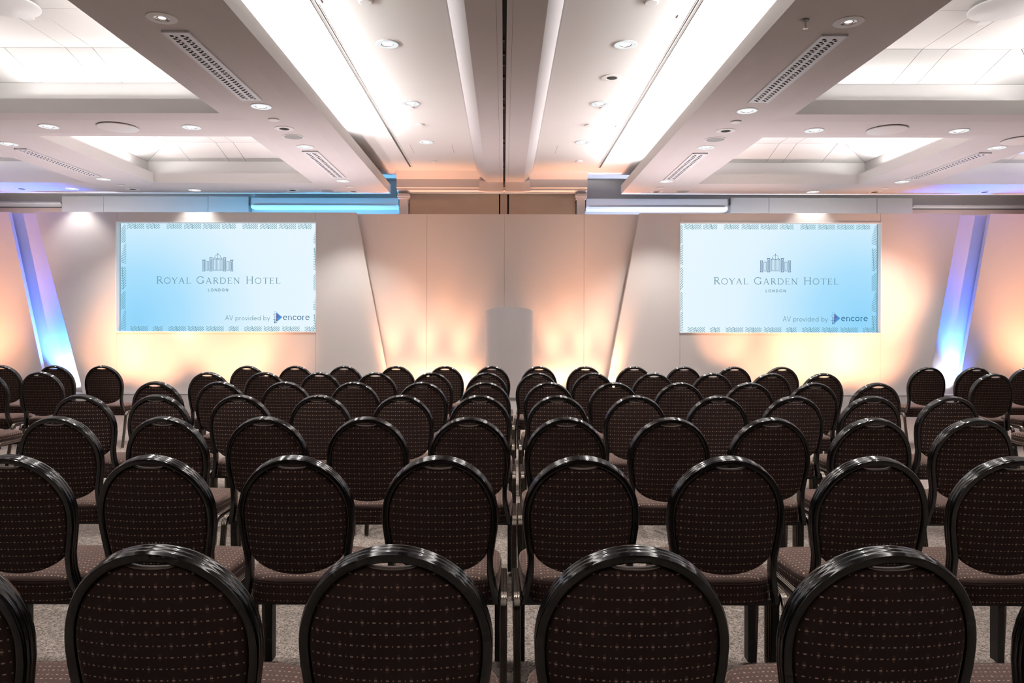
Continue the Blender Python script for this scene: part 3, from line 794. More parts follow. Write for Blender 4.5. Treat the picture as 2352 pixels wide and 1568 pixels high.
def leaf_border(mb, x0, x1, z0, z1, bw, wd):
    """slanting leaf hatching along the four margins, clipped to a band of width bw"""
    rnd = random.Random(3)
    def seg(ax, az, cx, cz, lim):
        # clip to band box
        lx0, lx1, lz0, lz1 = lim
        t0, t1 = 0.0, 1.0
        dx, dz_ = cx - ax, cz - az
        for p, q in ((-dx, ax - lx0), (dx, lx1 - ax), (-dz_, az - lz0), (dz_, lz1 - az)):
            if abs(p) < 1e-9:
                if q < 0: return
            else:
                t = q / p
                if p < 0: t0 = max(t0, t)
                else: t1 = min(t1, t)
        if t1 - t0 < .02: return
        stroke(mb, [(ax + dx * t0, az + dz_ * t0), (ax + dx * t1, az + dz_ * t1)], wd)
    u = bw / 12.0            # one photo pixel
    def spray(cx, za, sgn_lo, lim, lmin, rmax, off):
        """stem at cx; shallow comb to its left, steep comb to its right, inside the band"""
        seg(cx - 2.5 * u, lim[3], cx, lim[2], (cx - 5 * u, cx + u, lim[2], lim[3]))
        for k in range(-1, 6):
            z_ = lim[3] - (k * 3.9 + off) * u
            seg(cx - 22 * u, z_ + 8.5 * u, cx - .8 * u, z_ - .4 * u, (cx - lmin * u, cx - .8 * u, lim[2], lim[3]))
        for k in range(0, 7):
            x_ = cx + (k * 4.7 - 6) * u
            seg(x_ - 8 * u, lim[2] - 8.4 * u, x_ + 18 * u, lim[2] + 18.9 * u, (cx + .3 * u, cx + rmax * u, lim[2], lim[3]))
    pitch = 46.0 * u
    n = int((x1 - x0 - 2 * bw) / pitch)
    for i in range(n + 1):
        cx = x0 + bw + (i + .52) * pitch
        off = (0, 2, 1, 3)[i % 4]
        if cx + 8 * u > x1 - bw: continue
        spray(cx, 0, 0, (x0 + bw, x1 - bw, z1 - bw, z1), (22, 22, 18, 22)[i % 4], (20, 20, 12, 19)[(i + 1) % 4], off)
        spray(cx + 9 * u, 0, 0, (x0 + bw, x1 - bw, z0, z0 + bw), (22, 14, 22, 21)[i % 4], (20, 10, 20, 18)[i % 4], off + 1)
    for side_, lx in ((0, x0), (1, x1 - bw)):
        z_ = z1 - 2 * u; kind = side_
        while z_ > z0 + bw * .4:
            if kind % 3 == 0:      # steep strokes
                L_ = min(44 * u, z_ - z0)
                for k in range(12): seg(lx, z_ - 18 * u - k * 5.6 * u + 6 * u, lx + bw, z_ - 2 * u - k * 5.6 * u + 6 * u, (lx, lx + bw - u, z_ - L_, z_))
            elif kind % 3 == 1:    # shallow strokes
                L_ = min(52 * u, z_ - z0)
                for k in range(12): seg(lx + (8 - k if k < 8 else 0) * u, z_ - k * 4.1 * u + 2 * u, lx + bw, z_ - k * 4.1 * u - 2.4 * u, (lx, lx + bw, z_ - L_, z_))
            else:                  # chevrons on a stem
                L_ = min(56 * u, z_ - z0); mx_ = lx + 4.5 * u
                seg(mx_ - 2 * u, z_, mx_ + 1 * u, z_ - L_, (lx, lx + bw, z_ - L_, z_))
                for k in range(9):
                    seg(mx_, z_ - k * 6 * u - 6 * u, lx, z_ - k * 6 * u - 3 * u, (lx, lx + bw, z_ - L_, z_)); seg(mx_, z_ - k * 6 * u - 6 * u, lx + bw, z_ - k * 6 * u + 3 * u, (lx, lx + bw, z_ - L_, z_))
            z_ -= L_ + 3 * u; kind += 1

def make_screen(lab, hole, side):
    hx0, hx1, hz0, hz1 = hole
    ysc = YSET + .135
    W = (hx1 - hx0) * 1.0; H = hz1 - hz0
    cxs, czs = (hx0 + hx1) / 2, (hz0 + hz1) / 2
    t = thing('display_screen', lab, 'screen', (cxs, ysc, czs))
    mw, mh = W / 2 + .012, H / 2 + .010
    mb = MB(); mb.box(-mw - .02, mw + .02, .004, .06, -mh - .02, mh + .02); bevel(mb.build('housing', M_BEZ, t), .004)
    mb = MB(); mb.box(-mw, mw, 0, .004, -mh, mh)
    mb.build('picture', screen_mat('screen_picture_%d' % side, side), t)
    f = W / 457.0     # metres per photo pixel on the screen
    ox = -.03 * 0
    yo = -.0015
    def B(name, build, m):
        q = MB(); build(q); q.v = [(x, yo, z) for (x, y, z) in q.v]
        o = q.build(name, m, t); o['kind'] = 'stuff'; return o
    # px offsets relative to screen centre as in the photograph
    def px(dx, dy): return (dx * f, -dy * f)
    cdx = -4
    def title(q):
        txt = []
        for wd in ('ROYAL', 'GARDEN', 'HOTEL'):
            if txt: txt.append((' ', 1))
            txt += [(c, 1.0 if i == 0 else .84) for i, c in enumerate(wd)]
        x, z = px(-144 + cdx + 1, 14)
        lay_text(q, txt, SERIF, x, z, 289 * f, 16.5 * f, .10)
    B('title_lettering', title, M_INK)
    def lond(q):
        x, z = px(-23.5 + cdx + 1, 32)
        lay_text(q, [(c, 1) for c in 'LONDON'], SANS, x, z, 47 * f, 6.6 * f, .34)
    B('city_lettering', lond, M_INK)
    def av(q):
        x, z = px(13.5, 99)
        lay_text(q, [(c, 1) for c in 'AV provided by'], GEO, x, z, 104 * f, 11.5 * f, .06)
    B('credit_lettering', av, M_INK)
    def enc(q):
        x, z = px(148, 98)
        lay_text(q, [(c, 1) for c in 'encore'], ENC, x, z, 62 * f, 9.6 * f, .04)
    B('company_lettering', enc, M_ENC)
    def arrow(q):
        pts = [px(132, 81), px(146, 91.5), px(132, 102)]
        q.add([(p[0], 0, p[1]) for p in pts], [(0, 1, 2)])
    B('arrow_mark', arrow, M_ARW)
    yo = -.0025
    def arrow2(q):
        pts = [px(134, 102), px(146, 91.5), px(141, 88), px(134, 94)]
        q.add([(p[0], 0, p[1]) for p in pts], [(0, 1, 2, 3)])
        pts = [px(133, 80.5), px(141, 88), px(139.5, 89), px(132, 83)]
        q.add([(p[0], 0, p[1]) for p in pts], [(0, 1, 2, 3)])
    B('arrow_fold', arrow2, M_ARB)
    yo = -.002
    def dots(q):
        for j in range(8):
            for i, dx in enumerate((128.2, 131.4)):
                x, z = px(dx, 79 + j * 3.6); r = (.55 + .09 * j) * f
                q.add([(x - r, 0, z - r), (x + r, 0, z - r), (x + r, 0, z + r), (x - r, 0, z + r)], [(0, 1, 2, 3)])
        for j in (2, 5):
            x, z = px(125.6, 79 + j * 3.6); r = .7 * f
            q.add([(x - r, 0, z - r), (x + r, 0, z - r), (x + r, 0, z + r), (x - r, 0, z + r)], [(0, 1, 2, 3)])
    B('arrow_dots', dots, M_ENC)
    def gate(q):
        lw = 1.0 * f
        def rect(a, b_, c, d, w=lw):
            stroke(q, [px(a, b_), px(c, b_)], w); stroke(q, [px(a, d), px(c, d)], w)
            stroke(q, [px(a, b_), px(a, d)], w); stroke(q, [px(c, b_), px(c, d)], w)
        y0 = -15.2       # bottom of gate above screen centre (photo px, minus = up)
        c0 = cdx + 0
        for cx_, top in ((-32.2, -40.5), (-16, -46), (16, -46), (32.2, -40.5)):
            cx_ += c0
            stroke(q, [px(cx_ - 3.7, y0), px(cx_ + 3.7, y0)], 1.5 * f); stroke(q, [px(cx_ - 3.7, top), px(cx_ + 3.7, top)], 1.5 * f)
            rect(cx_ - 2.5, top + .5, cx_ + 2.5, y0, 1.3 * f)
            stroke(q, [px(cx_, top + 3), px(cx_, y0 - 2.5)], 1.6 * f)
        for cx_ in (-24, 24):
            rect(cx_ + c0 - 3, -37.6, cx_ + c0 + 3, y0 - 1.8); stroke(q, [px(cx_ + c0, -37.6), px(cx_ + c0, y0 - 1.8)], .8 * f)
        rect(c0 - 11.2, -43, c0 + 11.2, y0 - 2)
        for k in range(-3, 4): stroke(q, [px(c0 + k * 2.9, -43), px(c0 + k * 2.9, y0 - 2)], .8 * f)
        for s_ in (-1, 1):
            stroke(q, [px(c0 + s_ * 11, -43), px(c0 + s_ * 7, -46.5), px(c0 + s_ * 5.8, -51), px(c0 + s_ * 4.4, -52), px(c0 + s_ * 2, -53), px(c0, -55)], .8 * f)
            stroke(q, [px(c0 + s_ * 11, -43), px(c0 + s_ * 6, -46), px(c0, -43.2)], .8 * f)
        stroke(q, [px(c0, -43), px(c0, -57)], .9 * f); stroke(q, [px(c0 - 1, -55.8), px(c0 + 1, -55.8)], 1.4 * f)
    B('gate_emblem', gate, M_INK2)
    def bord(q):
        leaf_border(q, -mw + .012, mw - .004, -mh + .012, mh - .012, 11.5 * f, 1.25 * f)
    B('leaf_border', bord, M_INK3)
make_screen('left-hand wall screen showing a pale blue hotel title slide', hl, -1)
make_screen('right-hand wall screen showing a pale blue hotel title slide', hr, 1)

# ------------------------------------------------------------------ lectern
lx0, lx1 = sx(1114.5, 11.25), sx(1225.5, 11.25)
lw = (lx1 - lx0) / 2
t = thing('lectern', 'tall pale satin lectern with curved front standing at centre stage', 'lectern', ((lx0 + lx1) / 2, 11.28, DECK + .003))
def lect_pt(a, r=1.0):   # a from 0 (left) to pi (right), front bulges toward the audience
    return (-lw * r * math.cos(a), -.23 * r * (max(math.sin(a), 0) ** .9))
hb, hf = 1.245, 1.335
n = 40
mb = MB(); vs = []
for r, flip in ((1.0, 0), (.965, 1)):
    for k in range(n + 1):
        x, y = lect_pt(PI * k / n, r)
        zt = hb + (hf - hb) * (-y / .23) ** 1.0
        vs += [(x, y, 0), (x, y, zt)]
N = 2 * (n + 1); fs = []
for k in range(n):
    fs += [(2 * k, 2 * k + 2, 2 * k + 3, 2 * k + 1), (N + 2 * k, N + 2 * k + 1, N + 2 * k + 3, N + 2 * k + 2),
           (2 * k + 1, 2 * k + 3, N + 2 * k + 3, N + 2 * k + 1), (2 * k, N + 2 * k, N + 2 * k + 2, 2 * k + 2)]
fs += [(0, 1, N + 1, N), (2 * n, N + 2 * n, N + 2 * n + 1, 2 * n + 1)]
mb.add(vs, fs); mb.build('curved_front', M_LECT, t, smooth=True, auto=40)
mb = MB(); top = [(*lect_pt(PI * k / 20, .955), 0) for k in range(21)]
top = [(x, y, hb - .10 + (hf - hb) * (-y / .23)) for x, y, _ in top] + [(lw * .95, .22, hb - .22), (-lw * .95, .22, hb - .22)]
mb.prism(top, (0, 0, .025)); mb.build('reading_top', M_WHITE, t)
mb = MB(); low = [(*lect_pt(PI * k / 20, .955), .45) for k in range(21)] + [(lw * .95, .2, .45), (-lw * .95, .2, .45)]
mb.prism(low, (0, 0, .02)); mb.build('shelf', M_WHITE, t)
mb = MB(); low = [(*lect_pt(PI * k / 20, .985), .0) for k in range(21)] + [(lw * .97, .24, .0), (-lw * .97, .24, .0)]
mb.prism(low, (0, 0, .03)); mb.build('base', M_WHITE, t)

# ------------------------------------------------------------------ ceiling fittings
def lathe_mesh(name, prof, m, n=28, smooth=True, cap0=False, cap1=False):
    mb = MB(); mb.lathe(prof, n, cap0=cap0, cap1=cap1); return mb.mesh(name, m, smooth, 35)
R_DL = .102
ME_TRIM = lathe_mesh('trim_ring', [(R_DL, 0), (R_DL, -.006), (R_DL - .004, -.010), (.056, -.013), (.053, -.010), (.053, 0)], M_WHITE)
ME_REFL = lathe_mesh('reflector', [(.053, -.010), (.046, -.004), (.036, -.0015)], M_CHROME, 16)
ME_LENS = lathe_mesh('lamp_lens', [(.046, -.0035), (.02, -.0045), (.0005, -.0048)], M_LAMP, 20)
ME_DIFF = lathe_mesh('diffuser', [(.092, -.0125), (.056, -.0145)], M_DIFF, 24)
ME_LENSD = lathe_mesh('lamp_lens_dim', [(.026, -.0025), (.0005, -.0028)], M_LAMPDIM, 16)
ME_EYE = lathe_mesh('black_eye', [(.050, -.009), (.03, -.011), (.0005, -.011)], M_DARK, 20)
ME_DISC = lathe_mesh('detector_body', [(.055, 0), (.055, -.018), (.045, -.026), (.0005, -.027)], M_WHITE)
ME_SPK = lathe_mesh('speaker_ring', [(.118, 0), (.118, -.008), (.106, -.012), (.102, -.009)], M_WHITE)
ME_SPKG = lathe_mesh('speaker_grille', [(.103, -.008), (.05, -.010), (.0005, -.010)], M_SPKGREY)
ME_BIG = lathe_mesh('wide_disc', [(.20, -.012), (.20, -.026), (.19, -.032), (.0005, -.034)], M_WHITE, 40)
ME_BIGN = lathe_mesh('wide_disc_neck', [(.185, 0), (.185, -.014)], M_SEAM, 32)
ME_BIG2 = lathe_mesh('pendant_disc', [(.0005, -.03), (.245, -.03), (.25, -.036), (.25, -.044), (.24, -.05), (.0005, -.05)], M_WHITE, 44)
ME_BIG2N = lathe_mesh('pendant_disc_neck', [(.09, 0), (.09, -.031)], M_WHITE, 20)
def fit(name, lab, cat, loc, parts, group=None, zs=.55):
    t = thing(name, lab, cat, loc, group)
    for nm, me in parts: obj(nm, me, t).scale = (1, 1, zs)
    return t
def downlight(px, py, z, lab, lit=True, power=14):
    p = PL(px, py, z)
    fit('downlight', lab, 'downlight', p, [('trim_ring', ME_TRIM), ('reflector', ME_REFL), ('lamp_lens', ME_LENS if lit else ME_LENSD)] + ([('diffuser', ME_DIFF)] if lit else []), 'ceiling downlights')
    lamp('downlight_beam', 'SPOT', (p.x, p.y, p.z - .03), power * L_DOWN, (1, .95, .91), spot_size=math.radians(100), spot_blend=.7, shadow_soft_size=.05)
for a in [
    (372, 41, ZF, 'round downlight in left grey beam, nearest of all, lamp barely glowing', False),
    (600, 244, ZF, 'bright round downlight in left grey beam just past the big grille'),
    (701, 337, ZF, 'bright round downlight in left grey beam before the small grille'),
    (788, 415, ZF, 'faint round downlight in left grey beam past the small grille'),
    (112, 290, ZF, 'round downlight in left cross beam, left of the wide disc'),
    (440, 292, ZF, 'round downlight in left cross beam, right of the wide disc'),
    (20, 330, ZF, 'round downlight at far left edge above the long faint grille'),
    (238, 411, ZF, 'faint round downlight past the long faint grille at far left'),
    (447, 436, ZF, 'thin round downlight in slab border above the left screen', True, 3),
    (165, 432.5, ZF, 'thin pale downlight in slab border at far left above the set', True, 3),
    (1949, 50, ZF, 'round downlight in right grey beam, nearest of all, beside the sprinkler', False),
    (1716, 254, ZF, 'bright round downlight in right grey beam just past the big grille'),
    (1622, 338, ZF, 'bright round downlight in right grey beam before the small grille'),
    (1530, 416, ZF, 'faint round downlight in right grey beam past the small grille'),
    (1870, 299, ZF, 'round downlight in right cross beam, left of the wide disc'),
    (2203, 300, ZF, 'round downlight in right cross beam, right of the wide disc'),
    (2290, 339, ZF, 'round downlight at far right above the long faint grille'),
    (2072, 417, ZF, 'faint round downlight past the long faint grille at far right'),
    (1868, 440, ZF, 'thin round downlight in slab border above the right screen', True, 3),
    (890, 101, ZU, 'nearest round downlight in raised ceiling left of the centre beam'),
    (943, 237, ZU, 'middle round downlight in raised ceiling left of the centre beam'),
    (979, 326, ZU, 'farthest round downlight in raised ceiling left of the centre beam'),
    (1436, 102, ZU, 'nearest round downlight in raised ceiling right of the centre beam'),
    (1378, 238, ZU, 'middle round downlight in raised ceiling right of the centre beam'),
    (1339, 326, ZU, 'farthest round downlight in raised ceiling right of the centre beam')]:
    downlight(*a)
# further rows of downlights behind the camera, same spacing
for x in (-2.33, 2.39, -5.7, 5.7):
    for y in (3.6, 1.4):
        if y < 2 and abs(x) < 4: continue
        lamp('downlight_beam', 'SPOT', (x, y, ZF - .03), 14 * L_DOWN, (1, .95, .91), spot_size=math.radians(100), spot_blend=.7, shadow_soft_size=.05)
for x in (-.9, .95):
    for y in (3.4,):
        lamp('downlight_beam', 'SPOT', (x, y, ZU - .03), 14 * L_DOWN, (1, .95, .91), spot_size=math.radians(100), spot_blend=.7, shadow_soft_size=.05)
def eye(px, py, z, lab):
    fit('recessed_spot', lab, 'ceiling spot', PL(px, py, z), [('trim_ring', ME_TRIM), ('eye', ME_EYE)], 'dark-centred ceiling spots')
for a in [(653, 295, ZF, 'white ring with black eye in left grey beam past the cross beam corner'),
          (812, 439.5, ZF, 'white ring with black eye at the far end of left grey beam'),
          (672, 436.5, ZF, 'white ring with dark eye in slab border, right end of the left screen'),
          (305, 434, ZF, 'small dark eye in slab border above left edge of left screen'),
          (50, 433, ZF, 'small dark eye in slab border at the far left of the picture'),
          (1667, 300, ZF, 'white ring with black eye in right grey beam past the cross beam corner'),
          (1508, 440, ZF, 'white ring with black eye at the far end of right grey beam'),
          (2009, 440.5, ZF, 'small dark eye in slab border above right edge of right screen'),
          (2262, 440.5, ZF, 'small dark eye in slab border at the far right of the picture'),
          (1405, 178, ZU, 'white ring with black eye in raised ceiling right of the centre beam')]:
    eye(*a)
def disc(px, py, z, lab, sc=1.0):
    t = fit('smoke_detector', lab, 'detector', PL(px, py, z), [('detector_body', ME_DISC)], 'small white ceiling discs')
    t.scale = (sc, sc, sc)
for a in [(629, 274, ZF, 'small white disc in left grey beam beside the cross beam corner'),
          (803, 428, ZF, 'small white disc near the far end of left grey beam'),
          (277, 424, ZF, 'small white disc past the long faint grille at far left'),
          (62, 38, ZCF - .013, 'small white disc beside the hanging disc in left coffer'),
          (1690, 279, ZF, 'small white disc in right grey beam beside the cross beam corner'),
          (1517, 430, ZF, 'small white disc near the far end of right grey beam'),
          (2032, 431, ZF, 'small white disc past the long faint grille at far right'),
          (2258, 50, ZCF - .013, 'small white disc beside the hanging disc in right coffer'),
          (840, 2, ZU, 'small white disc cut by top edge, raised ceiling left of centre beam'),
          (944, 247, ZU, 'small white disc below the middle downlight left of centre beam', .75),
          (965, 286, ZU, 'small white disc beyond the middle downlight left of centre beam'),
          (995, 370, ZU, 'small white disc at far end of raised ceiling, left of centre beam'),
          (1496, 3, ZU, 'small white disc cut by top edge, raised ceiling right of centre beam'),
          (1385, 247.5, ZU, 'small white disc below the middle downlight right of centre beam', .75),
          (1353, 287, ZU, 'small white disc beyond the middle downlight right of centre beam'),
          (1330, 370, ZU, 'small white disc at far end of raised ceiling, right of centre beam')]:
    disc(*a)
for px, py, lab in [(674, 314, 'round grey speaker grille in left grey beam'), (1643, 320, 'round grey speaker grille in right grey beam'),
                    (752, 437.5, 'flat grey disc in slab border near the end of left beam'), (1568, 439.5, 'flat grey disc in slab border near the end of right beam')]:
    fit('ceiling_speaker', lab, 'speaker', PL(px, py, ZF), [('ring', ME_SPK), ('grille', ME_SPKG)], 'ceiling speakers')
for px, py, lab in [(271, 291, 'wide white disc in left cross beam between two downlights'), (2037, 297, 'wide white disc in right cross beam between two downlights'),
                    (2347, 321, 'wide grey disc at right edge above the far right beam')]:
    fit('wide_disc', lab, 'ceiling disc', PL(px, py, ZF), [('disc', ME_BIG), ('neck', ME_BIGN)], 'wide ceiling discs')
for px, py, lab in [(12, 14, 'large white hanging disc in left coffer, cut by top left corner'), (2304, 22, 'large white hanging disc in right coffer, top right corner')]:
    fit('hanging_disc', lab, 'ceiling disc', PL(px, py, ZCF - .05) + Vector((0, 0, .05)), [('disc', ME_BIG2), ('neck', ME_BIG2N)], 'hanging ceiling discs', 1.0)
# small plates on the raised ceiling
for px, py, lab in [(733, 3, 'tiny square plate beside left slot, at top edge'), (900, 285, 'tiny square plate beside left slot, far end'),
                    (1561, 38, 'tiny square plate beside right slot, near top edge'), (1417, 290, 'tiny square plate beside right slot, far end')]:
    p = PL(px, py, ZU); t = thing('ceiling_plate', lab, 'plate', p, 'tiny ceiling plates')
    mb = MB(); mb.box(-.018, .018, -.03, .03, -.004, 0); bevel(mb.build('plate', M_WHITE, t), .002)
    mb = MB(); mb.box(-.010, .010, -.016, .016, -.0048, -.004); mb.build('window', M_SPKGREY, t)
# sprinkler in right beam
p = PL(1850, 46, ZF); t = thing('sprinkler', 'small metal sprinkler head hanging from right grey beam', 'sprinkler', p)
mb = MB(); mb.lathe([(.0005, 0), (.025, 0), (.025, -.006), (.0005, -.007)], 16); mb.build('rosette', M_SPKGREY, t)
mb = MB(); mb.lathe([(.007, -.005), (.007, -.05), (.003, -.055)], 10); mb.build('stem', M_CHROME, t)
mb = MB(); mb.lathe([(.0005, -.053), (.018, -.055), (.018, -.058), (.0005, -.059)], 12); mb.build('deflector', M_CHROME, t)
# linear slots in the raised ceiling
for s, lab, ps in ((-1, 'long thin dark slot in raised ceiling left of the centre beam', ((716, 0), (943, 383))), (1, 'long thin dark slot in raised ceiling right of the centre beam', ((1612, 0), (1377, 385)))):
    a, c = PL(*ps[0], ZU), PL(*ps[1], ZU); x = (a.x + c.x) / 2
    t = thing('linear_slot', lab, 'air slot', (x, 0, ZU))
    for dx in (-.0155, .0155):
        mb = MB(); mb.box(dx - .002, dx + .002, YB + .1, c.y, -.004, 0); mb.build('rail', M_WHITE, t)
    mb = MB(); mb.box(-.0135, .0135, YB + .1, c.y, -.002, 0); mb.build('slot', M_GREYSLOT, t)
    mb = MB(); mb.box(.034 * -s - .0015, .034 * -s + .0015, YB + .1, c.y, -.0015, 0); mb.build('joint', M_SPKGREY, t)

# air grilles
def grille(c4, lab, rows, fade=False):
    P = [PL(x, y, ZF) for x, y in c4]     # near-left, near-right, far-left, far-right (pixels)
    x0 = (P[0].x + P[2].x) / 2; x1 = (P[1].x + P[3].x) / 2
    y0 = (P[0].y + P[1].y) / 2; y1 = (P[2].y + P[3].y) / 2
    W, L = x1 - x0, y1 - y0
    t = thing('air_grille', lab, 'air grille', ((x0 + x1) / 2, y0, ZF), 'perforated ceiling grilles')
    zt, zb_ = -.010, -.014
    # plate as a grid with the holes left open
    cols = []
    for c in (0, 1):
        base = -W / 2 + W * (.15 + c * .42)
        cols.append((base, base + W * .145, 0)); cols.append((base + W * .147, base + W * .25, 1))
    ys = [0.0]; hole_rows = []
    my = L * .03; st = (L - 2 * my) / rows
    xsg = sorted(set([-W / 2, W / 2] + [c[0] for c in cols] + [c[1] for c in cols]))
    mb = MB()
    for i in range(len(xsg) - 1):
        a, b_ = xsg[i], xsg[i + 1]
        col = [c for c in cols if abs(c[0] - a) < 1e-6 and abs(c[1] - b_) < 1e-6]
        segs = []
        if col:
            ph = col[0][2]; y = 0
            for r in range(rows):
                h0 = my + (r + (.50 if ph else 0)) * st; h1 = h0 + st * .50
                if h1 > L - my * .5: continue
                segs.append((y, h0)); y = h1
            segs.append((y, L))
        else: segs = [(0, L)]
        for (u, v) in segs:
            mb.quad((a, u, zb_), (b_, u, zb_), (b_, v, zb_), (a, v, zb_))
    pl = mb.build('perforated_plate', M_GRILLE, t)
    mb = MB(); mb.box(-W / 2 + .01, W / 2 - .01, .01, L - .01, -.004, 0); mb.build('dark_back', M_DARK, t)
    mb = MB()
    for (a, b_, u, v) in ((-W / 2 - .006, -W / 2 + .004, -.006, L + .006), (W / 2 - .004, W / 2 + .006, -.006, L + .006), (-W / 2, W / 2, -.006, .004), (-W / 2, W / 2, L - .004, L + .006)):
        mb.box(a, b_, u, v, -.0155, 0)
    mb.build('frame', M_GRILLE, t)
grille([(374, 70), (434, 71), (554, 228), (600, 228)], 'large perforated white grille in left grey beam', 28)
grille([(1884, 79), (1945, 79), (1722, 234), (1763, 234)], 'large perforated white grille in right grey beam', 28)
grille([(694, 346.5), (730, 346.5), (765, 407), (793, 407)], 'smaller perforated grille farther along left grey beam', 22)
grille([(1591, 351), (1624, 351), (1526, 411.5), (1553, 411.5)], 'smaller perforated grille farther along right grey beam', 22)
grille([(30, 340.5), (66, 341), (212, 404), (228, 404)], 'long faint perforated grille in the far left beam', 24)
grille([(2243, 350), (2276, 350), (2086, 411), (2104, 411)], 'long faint perforated grille in the far right beam', 24)

# ------------------------------------------------------------------ banquet chair
LEAN = .16
TOPZ = .925
def back_y(x, z):
    """depth of the back: leans back at the top, sides wrap forward"""
    return (TOPZ - z) * LEAN + .030 * (x / .2) ** 2
def half_w(z):   # centre line half width of the frame
    if z >= .70:
        q = min(1, (z - .70) / .2125); return .197 * math.sqrt(max(0, 1 - q * q))
    pts = [(.70, .197), (.66, .1955), (.60, .187), (.555, .1795), (.50, .1785), (.45, .185), (.40, .1965), (.372, .202)]
    for (z1, w1), (z0, w0) in zip(pts, pts[1:]):
        if z >= z0: 
            t_ = (z - z0) / (z1 - z0); return w0 + (w1 - w0) * t_
    return pts[-1][1]
path = []
nA = 30
for k in range(nA + 1):
    a = PI * k / nA; path.append((.197 * math.cos(a), .70 + .2125 * math.sin(a)))
lowz = [.66, .62, .585, .555, .525, .495, .465, .435, .405, .385, .372]
path = [(half_w(z), z) for z in lowz[::-1]] + path + [(-half_w(z), z) for z in lowz]
P3 = [Vector((x, back_y(x, z), z)) for x, z in path]
# fluted section: a = radial (outward), b = depth
fr = []
for k in range(22):
    a = 2 * PI * k / 22
    ca, sa = math.cos(a), math.sin(a)
    sg = lambda v: (1 if v >= 0 else -1)
    rx = .0175 * sg(ca) * abs(ca) ** .55; ry = .0165 * sg(sa) * abs(sa) ** .55
    fr.append([rx, ry])
def flute(prof, amp=.0022, nn=3):
    out = []
    for x, y in prof:
        if x > .008: x += amp * math.cos(2 * PI * y / .0135)
        out.append((x, y))
    return out
prof_frame = []
for k in range(29):          # outer face: three ridges
    y = -.0215 + .043 * k / 28
    prof_frame.append((.0125 - .0022 * (.5 - .5 * math.cos(2 * PI * (y + .0215) / (.043 / 3) + PI)) - (.0012 if k in (0, 28) else 0), y))
prof_frame += [(.0085, .0240), (.004, .0245), (-.006, .0245), (-.0098, .0228), (-.0115, .018), (-.0115, .006), (-.0115, -.006), (-.0115, -.018), (-.0098, -.0228), (-.006, -.0245), (.004, -.0245), (.0085, -.0240)]
mb = MB()
sides = []
for (x, z) in path: sides.append((0, 1, -LEAN * 0.9))
mb.sweep(P3, prof_frame, [(0, 1, LEAN)] * len(P3)); ME_FRAME = mb.mesh('back_frame', M_BLACK, True, 50)

# padded back, boundary follows the inside of the frame, a hand slot is cut at the top
bd = []
NB = 64
inw = lambda z: half_w(z) - .0105
def pad_boundary():
    pts = []
    # right side up from bottom centre
    zc_, rz = .585, .098
    for k in range(13):        # bottom curve
        a = -PI / 2 + (PI / 2) * k / 12
        wx = inw(zc_) + .0
        pts.append((wx * math.cos(a), zc_ + rz * math.sin(a)))
    for z in (.61, .64, .67, .70): pts.append((inw(z), z))
    for k in range(1, 15):
        a = (PI / 2) * k / 15
        x = .1865 * math.cos(a); z = .70 + .2015 * math.sin(a)
        if x < .056:
            q = 1 - (x / .056) ** 2; z -= .020 * q ** .7
        pts.append((x, z))
    pts.append((0, .70 + .2015 - .020))
    full = pts + [(-x, z) for x, z in pts[-2:0:-1]]
    return full
BDY = pad_boundary()
cxp, czp = 0, .68
rings = [1.0, .985, .95, .88, .72, .5, .25]
dome = [0, .008, .012, .015, .018, .020, .021]
mb = MB(); uvs = []; nb = len(BDY)
def pad_side(sign, y0):
    idx = []
    for r, dm in zip(rings, dome):
        row = []
        for (x, z) in BDY:
            xx, zz = cxp + (x - cxp) * r, czp + (z - czp) * r
            mb.v.append((xx, back_y(xx, zz) + y0 + sign * dm, zz)); uvs.append((xx, zz)); row.append(len(mb.v) - 1)
        idx.append(row)
    mb.v.append((cxp, back_y(cxp, czp) + y0 + sign * .021, czp)); uvs.append((cxp, czp)); c_ = len(mb.v) - 1
    for a, b_ in zip(idx, idx[1:]):
        for k in range(nb): mb.f.append((a[k], a[(k + 1) % nb], b_[(k + 1) % nb], b_[k]))
    for k in range(nb): mb.f.append((idx[-1][k], idx[-1][(k + 1) % nb], c_))
    return idx[0]
o1 = pad_side(-1, -.006); o2 = pad_side(1, .006)
for k in range(nb): mb.f.append((o1[k], o1[(k + 1) % nb], o2[(k + 1) % nb], o2[k]))
mb.uv = uvs; ME_PAD = mb.mesh('back_pad', M_FAB, True, 60)
# piping round the hand slot
tp = [(x, .70 + .2015 * math.sqrt(max(0, 1 - (x / .1865) ** 2)) - .020 * max(0, 1 - (x / .056) ** 2) ** .7) for x in [(-.054 + .108 * k / 14) for k in range(15)]]
mb = MB(); pts = [Vector((x, back_y(x, z) - .003, z - .001)) for x, z in tp]
mb.sweep(pts, [(.0035 * math.cos(2 * PI * k / 8), .0105 * math.sin(2 * PI * k / 8)) for k in range(8)], (0, 1, 0)); ME_PIPE = mb.mesh('hand_slot_piping', M_PIPE, True)

